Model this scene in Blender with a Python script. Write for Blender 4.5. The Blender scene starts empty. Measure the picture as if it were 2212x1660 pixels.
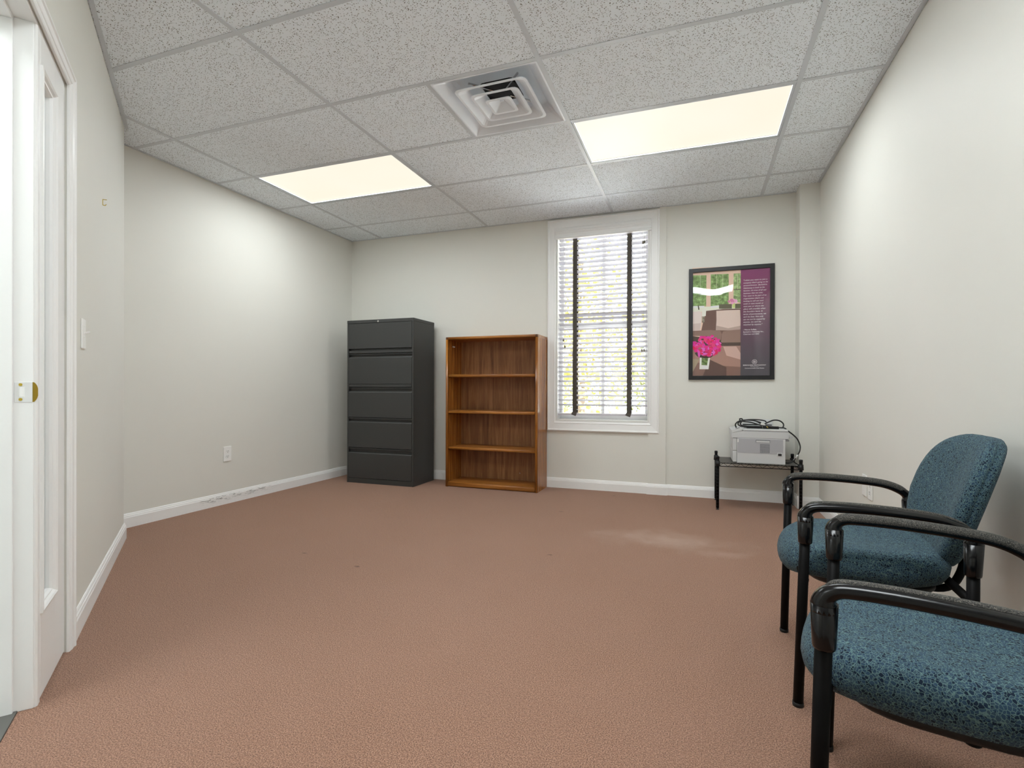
import bpy, bmesh, math, random
from mathutils import Matrix, Vector
PI = math.pi
random.seed(7)
scn = bpy.context.scene
COL = scn.collection

# ------------------------------------------------------------------ camera
YAW, PITCH, ROLL, CAMZ = 0.3370, -0.0022, 0.0028, 0.9248
FPX, CX, CY = 1094.67, 1123.79, 842.34
cd = bpy.data.cameras.new('camera'); cam = bpy.data.objects.new('camera', cd); COL.objects.link(cam)
F = Vector((-math.sin(YAW)*math.cos(PITCH), math.cos(YAW)*math.cos(PITCH), math.sin(PITCH)))
R0 = Vector((math.cos(YAW), math.sin(YAW), 0)); U0 = R0.cross(F)
Rr = R0*math.cos(ROLL) + U0*math.sin(ROLL); Uu = U0*math.cos(ROLL) - R0*math.sin(ROLL)
M = Matrix((Rr, Uu, -F)).transposed().to_4x4(); M.translation = (0, 0, CAMZ)
cam.matrix_world = M
cd.sensor_width = 36; cd.sensor_fit = 'HORIZONTAL'; cd.lens = FPX/2212*36
cd.shift_x = -(CX-1106)/2212; cd.shift_y = (CY-830)/2212; cd.clip_start = 0.02
scn.camera = cam

# ------------------------------------------------------------------ sky, exposure
w = bpy.data.worlds.new('overcast_sky'); scn.world = w; w.use_nodes = True
bg = w.node_tree.nodes['Background']; bg.inputs[0].default_value = (0.84, 0.92, 1.0, 1); bg.inputs[1].default_value = 8.0
scn.view_settings.view_transform = 'Standard'; scn.view_settings.look = 'None'
scn.view_settings.gamma = 1; scn.view_settings.use_curve_mapping = False
scn.view_settings.exposure = 0.16
sun_d = bpy.data.lights.new('sun', 'SUN'); sun_d.energy = 75.0; sun_d.angle = .02; sun_d.color = (1, .98, .95)
sun = bpy.data.objects.new('sun', sun_d); COL.objects.link(sun); sun.rotation_euler = (math.radians(44), 0, math.radians(-25))
LAMP_W = 17.3            # watts of each ceiling panel over the room
LAMP_NEAR = 31.0         # the panel over the camera
LAMP_COL = (0.90, 0.965, 1.0)

# ------------------------------------------------------------------ measures
H = 2.5127; XL = -3.55; XR = 0.882; YB = 4.593; YF = -1.2; XS = -0.985
TX0, TY0, TU, TV = -1.9489, 1.7216, 1.2192, 0.6096
DC = Vector((-3.312, 2.123, 0))
_u = Vector((.788, -.616, 0)).normalized(); _n = Vector((.616, .788, 0)).normalized()
DU = (_u - _n*.0062).normalized(); DN = Vector((-DU.y, DU.x, 0))
DM = Matrix(((DU.x, DN.x, 0, DC.x), (DU.y, DN.y, 0, DC.y), (0, 0, 1, 0), (0, 0, 0, 1)))

# ------------------------------------------------------------------ materials
def lin(r, g, b):
    f = lambda c: (c/255/12.92) if c/255 <= .04045 else ((c/255+.055)/1.055)**2.4
    return (f(r), f(g), f(b), 1)
MATS = {}
class NT:
    def __init__(s, name):
        s.m = bpy.data.materials.new(name); s.m.use_nodes = True; s.t = s.m.node_tree
        s.b = s.t.nodes['Principled BSDF']; s.out = s.t.nodes['Material Output']
        MATS[name] = s.m
    def n(s, typ, **kw):
        nd = s.t.nodes.new(typ)
        for k, v in kw.items():
            if k.startswith('i_'):
                key = k[2:]; key = int(key) if key.isdigit() else key.replace('_', ' ')
                nd.inputs[key].default_value = v
            else: setattr(nd, k, v)
        return nd
    def l(s, a, b): s.t.links.new(a, b)
    def coords(s, scale=(1, 1, 1), rot=(0, 0, 0), kind='Object'):
        tc = s.n('ShaderNodeTexCoord'); mp = s.n('ShaderNodeMapping')
        mp.inputs['Scale'].default_value = scale; mp.inputs['Rotation'].default_value = rot
        s.l(tc.outputs[kind], mp.inputs[0]); return mp.outputs[0]
    def world(s, scale=(1, 1, 1), rot=(0, 0, 0)):
        g = s.n('ShaderNodeNewGeometry'); mp = s.n('ShaderNodeMapping')
        mp.inputs['Scale'].default_value = scale; mp.inputs['Rotation'].default_value = rot
        s.l(g.outputs['Position'], mp.inputs[0]); return mp.outputs[0]
    def noise(s, vec, scale, detail=2, rough=.5, dist=0):
        nd = s.n('ShaderNodeTexNoise'); nd.inputs['Scale'].default_value = scale
        nd.inputs['Detail'].default_value = detail; nd.inputs['Roughness'].default_value = rough
        nd.inputs['Distortion'].default_value = dist
        s.l(vec, nd.inputs['Vector']); return nd.outputs[0]
    def ramp(s, fac, stops):
        r = s.n('ShaderNodeValToRGB'); e = r.color_ramp.elements
        while len(e) < len(stops): e.new(.5)
        for k, (p, c) in enumerate(stops):
            e[k].position = p; e[k].color = c if len(c) == 4 else (*c, 1)
        s.l(fac, r.inputs[0]); return r.outputs[0]
    def mix(s, fac, a, b, typ='MIX'):
        m = s.n('ShaderNodeMix', data_type='RGBA', blend_type=typ)
        for v, i in ((fac, 0), (a, 6), (b, 7)):
            if hasattr(v, 'is_linked') or hasattr(v, 'links'): s.l(v, m.inputs[i])
            else: m.inputs[i].default_value = v
        return m.outputs[2]
    def bump(s, h, strength=.3, dist=.001):
        b = s.n('ShaderNodeBump'); b.inputs['Strength'].default_value = strength; b.inputs['Distance'].default_value = dist
        s.l(h, b.inputs['Height']); s.l(b.outputs[0], s.b.inputs['Normal'])
    def set(s, col=None, rough=.5, metal=0, spec=.5, coat=0):
        if col is not None:
            if hasattr(col, 'links'): s.l(col, s.b.inputs['Base Color'])
            else: s.b.inputs['Base Color'].default_value = col
        s.b.inputs['Roughness'].default_value = rough; s.b.inputs['Metallic'].default_value = metal
        s.b.inputs['Specular IOR Level'].default_value = spec; s.b.inputs['Coat Weight'].default_value = coat
        return s.m
def plain(name, rgb, rough=.5, metal=0, spec=.5, grain=0, gscale=300, var=0):
    t = NT(name); c = lin(*rgb)
    if grain or var:
        v = t.world()
        if var:
            nz = t.noise(v, 3.0, 3)
            c = t.mix(nz, tuple(x*(1-var) for x in c[:3])+(1,), tuple(min(1, x*(1+var)) for x in c[:3])+(1,))
        if grain: t.bump(t.noise(v, gscale, 2), grain, .001)
    return t.set(c, rough, metal, spec)

WALL = plain('wall_paint', (229, 228, 220), .55, 0, .3, grain=.12, gscale=420, var=.015)
WHITE = plain('white_trim_paint', (246, 246, 244), .32, 0, .5, grain=.03, gscale=60)
VENTW = plain('diffuser_enamel', (240, 246, 252), .4)
GRID = plain('ceiling_grid_enamel', (208, 214, 219), .45)
PLASTER = plain('plenum_board', (120, 120, 120), .9)
CORR = plain('corridor_paint', (235, 235, 232), .6)
TILEFL = plain('corridor_floor_tile', (185, 190, 188), .4)
ALU = plain('threshold_metal', (118, 118, 114), .45, .6)
PLATE = plain('white_plastic', (246, 246, 243), .3)
DARK = plain('dark_slot', (18, 18, 18), .7)
CAB = plain('charcoal_enamel', (58, 59, 58), .42, 0, .5, grain=.25, gscale=900)
CABD = plain('charcoal_enamel_recess', (40, 41, 41), .5)
BRASS = plain('brass', (206, 178, 72), .35, .55)
NICKEL = plain('bright_nickel', (238, 238, 238), .25, .35)
CHROME = plain('chrome', (200, 200, 200), .2, 1)
SLAT = plain('blind_slat_white', (214, 212, 219), .4)
BLACKM = plain('black_powder_coat', (13, 12, 12), .45, 0, .1)
BLACKG = plain('black_gloss_plastic', (10, 10, 11), .2, 0, .4)
BLACKP = plain('black_matte_plastic', (22, 22, 23), .5, 0, .4, grain=.2, gscale=700)
FRAMEB = plain('black_picture_frame', (22, 23, 25), .38)
PRN = plain('printer_plastic_light', (205, 206, 206), .45)
PRN2 = plain('printer_plastic_grey', (176, 176, 180), .5)
PRN3 = plain('printer_vent_grey', (118, 120, 124), .5)
LINER = plain('shelf_liner_plastic', (84, 80, 76), .5)
CABLE = plain('black_cable_rubber', (17, 17, 17), .4)
TAG = plain('paper_tag', (228, 228, 224), .6)
BARK = plain('tree_bark', (92, 80, 66), .9)
LAWN = plain('pale_gravel', (200, 202, 202), .9, var=.1)
BRONZE = plain('wood_tassel', (112, 106, 92), .5)
CORD = plain('blind_cord', (222, 220, 222), .7)

def mk_carpet():
    t = NT('carpet'); v = t.world()
    n1 = t.noise(v, 290, 3, .7); n2 = t.noise(v, 60, 3, .65); n3 = t.noise(v, 1.3, 4, .6)
    base = t.ramp(n1, [(.36, lin(92, 64, 50)), (.5, lin(167, 125, 101)), (.66, lin(217, 174, 147))])
    c = t.mix(n2, base, t.mix(.34, base, lin(95, 62, 52)))
    c = t.mix(t.ramp(n3, [(.35, (0, 0, 0)), (.7, (1, 1, 1))]), c, t.mix(.16, c, lin(176, 140, 124)))
    # worn pale patch near the shelf table and scattered dark spots
    def blob(cx, cy, rx, ry, col, amt, inp, edge=.5):
        mp = t.n('ShaderNodeMapping'); mp.inputs['Location'].default_value = (-cx/rx, -cy/ry, 0); mp.inputs['Scale'].default_value = (1/rx, 1/ry, 0)
        t.l(v, mp.inputs[0]); ln = t.n('ShaderNodeVectorMath', operation='LENGTH'); t.l(mp.outputs[0], ln.inputs[0])
        nz = t.noise(v, 4.5, 4, .6); ad = t.n('ShaderNodeMath', operation='MULTIPLY_ADD'); ad.inputs[1].default_value = .9; 
        t.l(nz, ad.inputs[0]); t.l(ln.outputs['Value'], ad.inputs[2])
        f = t.ramp(ad.outputs[0], [(edge, (amt, amt, amt)), (1.0, (0, 0, 0))]); f.node.color_ramp.interpolation = 'EASE'
        m = t.n('ShaderNodeMath', operation='SUBTRACT'); m.inputs[1].default_value = 0
        t.l(f, m.inputs[0]); return t.mix(m.outputs[0], inp, col)
    c = blob(-.18, 3.22, 1.0, .55, lin(194, 168, 152), .6, c, .3)
    c = blob(.13, 3.05, .3, .18, lin(190, 160, 144), .45, c)
    vo = t.n('ShaderNodeTexVoronoi', i_Scale=2.1); mp = t.n('ShaderNodeMapping'); mp.inputs['Scale'].default_value = (1, 1.6, 1)
    nd = t.noise(v, 9, 2); va = t.n('ShaderNodeVectorMath', operation='MULTIPLY_ADD'); va.inputs[1].default_value = (.08, .08, 0)
    t.l(nd.node.outputs[1], va.inputs[0]); t.l(v, va.inputs[2]); t.l(va.outputs[0], mp.inputs[0]); t.l(mp.outputs[0], vo.inputs['Vector'])
    sp = t.ramp(vo.outputs['Distance'], [(.02, (.6, .6, .6)), (.045, (0, 0, 0))])
    c = t.mix(sp, c, lin(74, 50, 44))
    h = t.n('ShaderNodeMath', operation='ADD'); t.l(n1, h.inputs[0]); t.l(n2, h.inputs[1])
    t.bump(h.outputs[0], .75, .006)
    t.set(c, .95, 0, .1); t.b.inputs['Sheen Weight'].default_value = .15
    return t.m
CARPET = mk_carpet()

def mk_tile():
    t = NT('acoustic_tile')
    v = t.world((1, 1, 0)); warp = t.noise(v, 55, 2)
    va = t.n('ShaderNodeVectorMath', operation='MULTIPLY_ADD'); va.inputs[1].default_value = (.012, .012, 0)
    t.l(warp.node.outputs[1], va.inputs[0]); t.l(v, va.inputs[2])
    fs = []
    for rot, sc in ((.6, (80, 185, 1)), (2.1, (92, 200, 1))):
        mp = t.n('ShaderNodeMapping'); mp.inputs['Rotation'].default_value = (0, 0, rot)
        m2 = t.n('ShaderNodeMapping'); m2.inputs['Scale'].default_value = sc
        t.l(va.outputs[0], mp.inputs[0]); t.l(mp.outputs[0], m2.inputs[0])
        vo = t.n('ShaderNodeTexVoronoi', i_Scale=1.0); t.l(m2.outputs[0], vo.inputs['Vector'])
        # only some of the cells carry a fissure
        gt = t.n('ShaderNodeSeparateColor'); t.l(vo.outputs['Color'], gt.inputs[0])
        ms = t.n('ShaderNodeMath', operation='GREATER_THAN'); ms.inputs[1].default_value = .42; t.l(gt.outputs[0], ms.inputs[0])
        dd = t.ramp(vo.outputs['Distance'], [(.20, (1, 1, 1)), (.29, (0, 0, 0))])
        mu = t.n('ShaderNodeMath', operation='MULTIPLY'); t.l(dd, mu.inputs[0]); t.l(ms.outputs[0], mu.inputs[1]); fs.append(mu.outputs[0])
    mx = t.n('ShaderNodeMath', operation='MAXIMUM'); t.l(fs[0], mx.inputs[0]); t.l(fs[1], mx.inputs[1])
    c = t.mix(mx.outputs[0], lin(243, 250, 255), lin(104, 102, 94))
    iv = t.n('ShaderNodeMath', operation='SUBTRACT'); iv.inputs[0].default_value = 1; t.l(mx.outputs[0], iv.inputs[1])
    t.bump(iv.outputs[0], .5, .002)
    return t.set(c, .9, 0, .1)
TILE = mk_tile()

def mk_wood(name, dark, mid, light, axis='Z', rough=.32):
    t = NT(name)
    sc = {'Z': (26, 26, 1.1), 'X': (1.1, 26, 26)}[axis]
    v = t.world(sc); n1 = t.noise(v, 1.6, 5, .65, .6)
    sc2 = {'Z': (3.2, 3.2, .5), 'X': (.5, 3.2, 3.2)}[axis]
    wv = t.n('ShaderNodeTexWave', wave_type='RINGS', i_Scale=1.5, i_Distortion=7.0, i_Detail=3.0); wv.inputs['Detail Scale'].default_value = .8
    t.l(t.world(sc2), wv.inputs['Vector'])
    ft = t.noise(t.world({'Z': (420, 420, 14), 'X': (14, 420, 420)}[axis]), 1, 2)
    a = t.ramp(n1, [(.3, lin(*dark)), (.52, lin(*mid)), (.75, lin(*light))])
    a = t.mix(t.ramp(wv.outputs[1], [(.75, (0, 0, 0)), (.98, (.55, .55, .55))]), a, lin(*dark))
    a = t.mix(t.ramp(ft, [(.25, (.45, .45, .45)), (.5, (0, 0, 0))]), a, lin(*dark))
    t.bump(ft, .08, .0006)
    return t.set(a, rough, 0, .5)
OAK = mk_wood('oak_laminate_vertical', (112, 62, 20), (166, 104, 40), (192, 130, 60), 'Z', .17)
OAKH = mk_wood('oak_laminate_horizontal', (116, 66, 22), (172, 110, 46), (196, 134, 62), 'X')
OAKB = mk_wood('oak_back_panel', (108, 66, 34), (156, 106, 64), (182, 130, 84), 'Z', .5)
OAKD = mk_wood('oak_corner_block', (70, 36, 12), (104, 62, 26), (122, 76, 34), 'Z')

def mk_fabric():
    t = NT('teal_crackle_fabric'); v = t.coords((1, 1, 1))
    nz = t.noise(v, 70, 2); va = t.n('ShaderNodeVectorMath', operation='MULTIPLY_ADD'); va.inputs[1].default_value = (.007, .007, .007)
    t.l(nz.node.outputs[1], va.inputs[0]); t.l(v, va.inputs[2])
    vo = t.n('ShaderNodeTexVoronoi', feature='DISTANCE_TO_EDGE', i_Scale=190.0); t.l(va.outputs[0], vo.inputs['Vector'])
    vc = t.n('ShaderNodeTexVoronoi', i_Scale=190.0); t.l(va.outputs[0], vc.inputs['Vector'])
    sp = t.n('ShaderNodeSeparateColor'); t.l(vc.outputs['Color'], sp.inputs[0])
    cell = t.ramp(sp.outputs[0], [(.2, lin(16, 27, 46)), (.26, lin(44, 66, 86)), (.6, lin(50, 73, 94)), (.8, lin(56, 76, 90)), (1, lin(62, 82, 92))])
    wv = t.n('ShaderNodeTexWave', i_Scale=260.0, i_Distortion=1.0); t.l(v, wv.inputs['Vector'])   # woven hatch
    cell = t.mix(t.ramp(wv.outputs[1], [(.3, (.4, .4, .4)), (.7, (0, 0, 0))]), cell, lin(34, 52, 68))
    edge = t.ramp(vo.outputs['Distance'], [(.035, (.9, .9, .9)), (.085, (0, 0, 0))])
    c = t.mix(edge, cell, lin(98, 125, 124))
    v2 = t.n('ShaderNodeTexVoronoi', i_Scale=230.0); t.l(va.outputs[0], v2.inputs['Vector'])   # small dark flecks
    s2 = t.n('ShaderNodeSeparateColor'); t.l(v2.outputs['Color'], s2.inputs[0])
    g = t.n('ShaderNodeMath', operation='GREATER_THAN'); g.inputs[1].default_value = .72; t.l(s2.outputs[1], g.inputs[0])
    d = t.ramp(v2.outputs['Distance'], [(.28, (.9, .9, .9)), (.36, (0, 0, 0))]); mu = t.n('ShaderNodeMath', operation='MULTIPLY'); t.l(d, mu.inputs[0]); t.l(g.outputs[0], mu.inputs[1])
    c = t.mix(mu.outputs[0], c, lin(16, 30, 54))
    t.bump(wv.outputs[1], .2, .0006)
    t.set(c, .85, 0, .2); t.b.inputs['Sheen Weight'].default_value = .04
    return t.m
FABRIC = mk_fabric()
def mk_pad():
    t = NT('armrest_pad'); v = t.coords()
    nz = t.noise(v, 520, 2, .6)
    t.bump(nz, .8, .002)
    return t.set(t.ramp(nz, [(.35, lin(30, 29, 28)), (.55, lin(72, 70, 66)), (.7, lin(128, 122, 110))]), .6, 0, .4)
PAD = mk_pad()
def mk_tape():
    t = NT('blind_tape_cloth'); v = t.world((1, 1, 1), (0, PI/4, 0))
    ck = t.n('ShaderNodeTexChecker', i_Scale=170.0); t.l(v, ck.inputs['Vector'])
    ck.inputs['Color1'].default_value = lin(62, 58, 56); ck.inputs['Color2'].default_value = lin(104, 98, 90)
    return t.set(ck.outputs['Color'], .8, 0, .1)
TAPE = mk_tape()
def mk_base():
    # white baseboard with a run of dark scuff marks
    t = NT('scuffed_baseboard_paint'); v = t.world()
    nz = t.noise(t.world((1, 9, 55)), 2.2, 4, .7, .4)
    sx = t.n('ShaderNodeSeparateXYZ'); t.l(v, sx.inputs[0])
    yr = t.ramp(sx.outputs[1], [(0, (0, 0, 0)), (1, (0, 0, 0))]); yr.node.color_ramp.elements.new(.5)
    mr = t.n('ShaderNodeMapRange'); mr.inputs[1].default_value = 2.78; mr.inputs[2].default_value = 3.6; t.l(sx.outputs[1], mr.inputs[0])
    e = t.ramp(mr.outputs[0], [(0, (0, 0, 0)), (.12, (1, 1, 1)), (.6, (.75, .75, .75)), (1, (0, 0, 0))])
    zr = t.n('ShaderNodeMapRange'); zr.inputs[1].default_value = .02; zr.inputs[2].default_value = .075; t.l(sx.outputs[2], zr.inputs[0])
    ez = t.ramp(zr.outputs[0], [(.1, (0, 0, 0)), (.75, (1, 1, 1)), (.9, (1, 1, 1)), (.98, (0, 0, 0))])
    s = t.ramp(nz, [(.52, (0, 0, 0)), (.57, (.9, .9, .9))])
    m1 = t.n('ShaderNodeMath', operation='MULTIPLY'); t.l(e, m1.inputs[0]); t.l(ez, m1.inputs[1])
    m2 = t.n('ShaderNodeMath', operation='MULTIPLY'); t.l(m1.outputs[0], m2.inputs[0]); t.l(s, m2.inputs[1])
    return t.set(t.mix(m2.outputs[0], lin(246, 246, 244), lin(60, 56, 52)), .35, 0, .5)
BASE = mk_base()
def mk_lens():
    t = NT('light_lens'); v = t.world((1, 1, 0)); nz = t.noise(v, 1.2, 2)
    c = t.ramp(nz, [(.3, (1.0, .905, .74, 1)), (.7, (1.0, .935, .80, 1))])
    vo = t.n('ShaderNodeTexVoronoi', i_Scale=7.0); t.l(v, vo.inputs['Vector'])
    c = t.mix(t.ramp(vo.outputs['Distance'], [(.02, (.5, .5, .5)), (.04, (0, 0, 0))]), c, (.6, .5, .38, 1))   # specks of dust in the lens
    t.l(c, t.b.inputs['Emission Color']); t.b.inputs['Emission Strength'].default_value = .90
    return t.set((.02, .02, .02, 1), .5, 0, .2)
LENS = mk_lens()
def mk_glass(name, ior=1.45, tint=(1, 1, 1, 1)):
    t = NT(name); tr = t.n('ShaderNodeBsdfTransparent'); tr.inputs[0].default_value = tint
    gl = t.n('ShaderNodeBsdfGlossy'); gl.inputs['Roughness'].default_value = .02
    lw = t.n('ShaderNodeFresnel'); lw.inputs[0].default_value = ior
    mx = t.n('ShaderNodeMixShader'); t.l(lw.outputs[0], mx.inputs[0]); t.l(tr.outputs[0], mx.inputs[1]); t.l(gl.outputs[0], mx.inputs[2])
    t.l(mx.outputs[0], t.out.inputs[0]); return t.m
GLASS = mk_glass('clear_glass'); ACRYL = mk_glass('poster_acrylic', 1.7)
def mk_leaf(name, a, b):
    t = NT(name); nz = t.noise(t.world(), 3, 3); c = t.ramp(nz, [(.3, lin(*a)), (.7, lin(*b))])
    t.set(c, .7, 0, .2); return t.m
LEAF = [mk_leaf('leaves_yellow', (140, 128, 58), (170, 158, 90)), mk_leaf('leaves_green', (90, 100, 56), (124, 126, 76))]

# ------------------------------------------------------------------ mesh helpers
def bm_new(): return bmesh.new()
def add(bm, verts, faces, smooth=False, mi=0, mat=None):
    vs = [bm.verts.new(mat @ Vector(v) if mat else v) for v in verts]
    for f in faces:
        try:
            fc = bm.faces.new([vs[i] for i in f]); fc.smooth = smooth; fc.material_index = mi
        except ValueError: pass
    return vs
BOXF = [(0, 3, 2, 1), (4, 5, 6, 7), (0, 1, 5, 4), (1, 2, 6, 5), (2, 3, 7, 6), (3, 0, 4, 7)]
def box(bm, x0, x1, y0, y1, z0, z1, bev=0, mi=0, mat=None, seg=2):
    if bev:
        t = bmesh.new(); box(t, x0, x1, y0, y1, z0, z1)
        bmesh.ops.bevel(t, geom=t.edges[:]+t.verts[:], offset=bev, segments=seg, profile=.5, affect='EDGES')
        merge(bm, t, mi, mat); return
    add(bm, [(x0, y0, z0), (x1, y0, z0), (x1, y1, z0), (x0, y1, z0), (x0, y0, z1), (x1, y0, z1), (x1, y1, z1), (x0, y1, z1)], BOXF, False, mi, mat)
def merge(bm, t, mi=0, mat=None):
    t.verts.index_update()
    vs = [bm.verts.new(mat @ v.co if mat else v.co) for v in t.verts]
    for f in t.faces:
        try:
            nf = bm.faces.new([vs[v.index] for v in f.verts]); nf.smooth = f.smooth; nf.material_index = mi
        except ValueError: pass
    t.free()
def prism(bm, poly, z0, z1, mi=0, mat=None, smooth=False):
    n = len(poly)
    add(bm, [(x, y, z0) for x, y in poly]+[(x, y, z1) for x, y in poly],
        [tuple(range(n-1, -1, -1)), tuple(range(n, 2*n))]+[(i, (i+1) % n, n+(i+1) % n, n+i) for i in range(n)], smooth, mi, mat)
def sweep(bm, pts, prof, closed_prof=True, up=Vector((0, 0, 1)), caps=True, smooth=True, mi=0, scales=None):
    """sweep a 2-D profile (side, up) along pts"""
    pts = [Vector(p) for p in pts]; n = len(pts); k = len(prof); rings = []
    for i, p in enumerate(pts):
        d = (pts[min(i+1, n-1)]-pts[max(i-1, 0)]).normalized()
        s = d.cross(up)
        if s.length < 1e-4: s = d.cross(Vector((1, 0, 0)))
        s.normalize(); v = s.cross(d).normalized()
        sc = scales[i] if scales else 1
        rings.append([p+s*a*sc+v*b*sc for a, b in prof])
    vs = [bm.verts.new(q) for r in rings for q in r]
    for i in range(n-1):
        for j in range(k if closed_prof else k-1):
            f = bm.faces.new((vs[i*k+j], vs[i*k+(j+1) % k], vs[(i+1)*k+(j+1) % k], vs[(i+1)*k+j])); f.smooth = smooth; f.material_index = mi
    if caps and closed_prof:
        for b, rv in ((0, True), ((n-1)*k, False)):
            r = [vs[b+j] for j in range(k)]
            f = bm.faces.new(r if rv else r[::-1]); f.material_index = mi
def circ(r, n=12, r2=None): return [(r*math.cos(2*PI*i/n), (r2 or r)*math.sin(2*PI*i/n)) for i in range(n)]
def frames_tube(bm, pts, r, n=10, mi=0, scales=None):
    """round tube with parallel-transported frame"""
    pts = [Vector(p) for p in pts]; m = len(pts)
    d0 = (pts[1]-pts[0]).normalized(); a = d0.orthogonal().normalized(); vs = []
    for i, p in enumerate(pts):
        d = (pts[min(i+1, m-1)]-pts[max(i-1, 0)]).normalized()
        a = (a-d*a.dot(d)).normalized(); b = d.cross(a); rr = r*(scales[i] if scales else 1)
        vs.append([bm.verts.new(p+a*rr*math.cos(2*PI*j/n)+b*rr*math.sin(2*PI*j/n)) for j in range(n)])
    for i in range(m-1):
        for j in range(n):
            f = bm.faces.new((vs[i][j], vs[i][(j+1) % n], vs[i+1][(j+1) % n], vs[i+1][j])); f.smooth = True; f.material_index = mi
    f = bm.faces.new(vs[0][::-1]); f.material_index = mi
    f = bm.faces.new(vs[-1]); f.material_index = mi
def cyl(bm, x, y, z0, z1, r, n=16, mi=0, r1=None): frames_tube(bm, [(x, y, z0), (x, y, z1)], r, n, mi, [1, (r1 or r)/r])
def catmull(P, k=6):
    P = [Vector(p) for p in P]; Q = [P[0]*2-P[1]]+P+[P[-1]*2-P[-2]]; out = []
    for i in range(1, len(Q)-2):
        a, b, c, d = Q[i-1:i+3]
        for j in range(k):
            t = j/k
            out.append(.5*((2*b)+(c-a)*t+(2*a-5*b+4*c-d)*t*t+(3*b-a-3*c+d)*t**3))
    return out+[P[-1]]
def pillow(bm, outline, layers, deform=None, mi=0):
    """outline: list of (x,y); layers: (scale, z) from bottom centre to top centre"""
    n = len(outline); cx = sum(p[0] for p in outline)/n; cy = sum(p[1] for p in outline)/n; rows = []
    for s, z in layers:
        r = []
        for x, y in outline:
            p = Vector((cx+(x-cx)*s, cy+(y-cy)*s, z))
            r.append(bm.verts.new(deform(p) if deform else p))
        rows.append(r)
    for a, b in zip(rows, rows[1:]):
        for j in range(n):
            f = bm.faces.new((a[j], a[(j+1) % n], b[(j+1) % n], b[j])); f.smooth = True; f.material_index = mi
    bm.faces.new(rows[0][::-1]).smooth = True; bm.faces.new(rows[-1]).smooth = True
def obj(name, bm, mats, parent=None, mat=None):
    bmesh.ops.recalc_face_normals(bm, faces=bm.faces[:])
    me = bpy.data.meshes.new(name); bm.to_mesh(me); bm.free()
    for m in (mats if isinstance(mats, (list, tuple)) else [mats]): me.materials.append(m)
    o = bpy.data.objects.new(name, me); COL.objects.link(o)
    if parent is not None: o.parent = parent
    if mat is not None: o.matrix_world = mat if parent is None else o.matrix_world
    return o
def tag(o, label=None, cat=None, group=None, kind=None):
    for k, v in (('label', label), ('category', cat), ('group', group), ('kind', kind)):
        if v: o[k] = v
    return o
def thing(name, label, cat, loc=(0, 0, 0), rz=0, group=None, kind=None):
    e = bpy.data.objects.new(name, None); COL.objects.link(e); e.empty_display_size = .1
    e.location = loc; e.rotation_euler = (0, 0, rz); return tag(e, label, cat, group, kind)
def copy_obj(o, parent=None):
    c = o.copy(); COL.objects.link(c); c.parent = parent; return c
def struct(name, bm, m, label=None, parent=None, mat=None):
    o = obj(name, bm, m, parent, mat)
    if parent is None: tag(o, label, kind='structure')
    return o
def rbox(name, parent, m, *a, bev=0, mat=None):
    b = bm_new(); box(b, *a, bev=bev); return obj(name, b, m, parent, mat)

# ------------------------------------------------------------------ the room shell
WD = 0.16
WX0, WX1, WZ0, WZ1 = -1.247, -0.412, 0.632, 2.400      # window opening
DS0, DS1, DZ = 1.575, 2.88, 1.985                      # door opening along the diagonal wall
def floor_poly():
    q = lambda s, n=0: tuple((DC+DU*s+DN*n)[:2])
    return [(XL, YB), (XL, DC.y), (DC.x, DC.y), q(DS0), q(DS0, -.045), q(DS1, -.045), q(DS1), (XS, q((XS-DC.x)/DU.x)[1]), (XS, YF), (XR, YF), (XR, YB)]
b = bm_new(); prism(b, floor_poly()[::-1], -.06, 0)
struct('floor', b, CARPET, 'reddish brown low pile carpet covering the office floor')

b = bm_new()
box(b, XL-WD, WX0, YB, YB+WD, 0, H+.2); box(b, WX1, XR+WD, YB, YB+WD, 0, H+.2)
box(b, WX0, WX1, YB, YB+WD, 0, WZ0); box(b, WX0, WX1, YB, YB+WD, WZ1, H+.2)
struct('wall_back', b, WALL, 'beige painted wall with the window')
b = bm_new(); box(b, XL-WD, XL, DC.y-.1, YB, 0, H+.2); struct('wall_left', b, WALL, 'beige painted wall on the left with an outlet')
b = bm_new(); box(b, XR, XR+WD, YF, YB, 0, H+.2); struct('wall_right', b, WALL, 'beige painted wall behind the chairs')
b = bm_new(); box(b, XS-WD, XR+WD, YF-WD, YF, 0, H+.2); struct('wall_front', b, WALL, 'beige painted wall behind the camera')
b = bm_new(); DSE = (XS-DC.x)/DU.x
box(b, 0, DS0, -.14, 0, 0, H+.2); box(b, DS1, DSE, -.14, 0, 0, H+.2); box(b, DS0, DS1, -.14, 0, DZ, H+.2)
prism(b, [(0, 0), (0, -.14), (-.29, -.06)], 0, H+.2)
struct('wall_door', b, WALL, 'beige angled wall with the doorway', mat=DM)
ye = (DC+DU*DSE).y
b = bm_new(); box(b, XS-.14, XS, YF-WD, ye, 0, H+.2); struct('wall_side', b, WALL, 'beige wall left of the camera')
b = bm_new(); box(b, .742, XR, 4.428, YB, 0, H+.004); struct('wall_column', b, WALL, 'square beige corner column beside the framed poster')
b = bm_new(); box(b, -.412, -.262, YB-.016, YB, 0, .533); box(b, -.318, -.262, YB-.016, YB, .533, H+.002); struct('trim_1', b, WALL, 'beige flat vertical wall strip right of the window')

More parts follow.
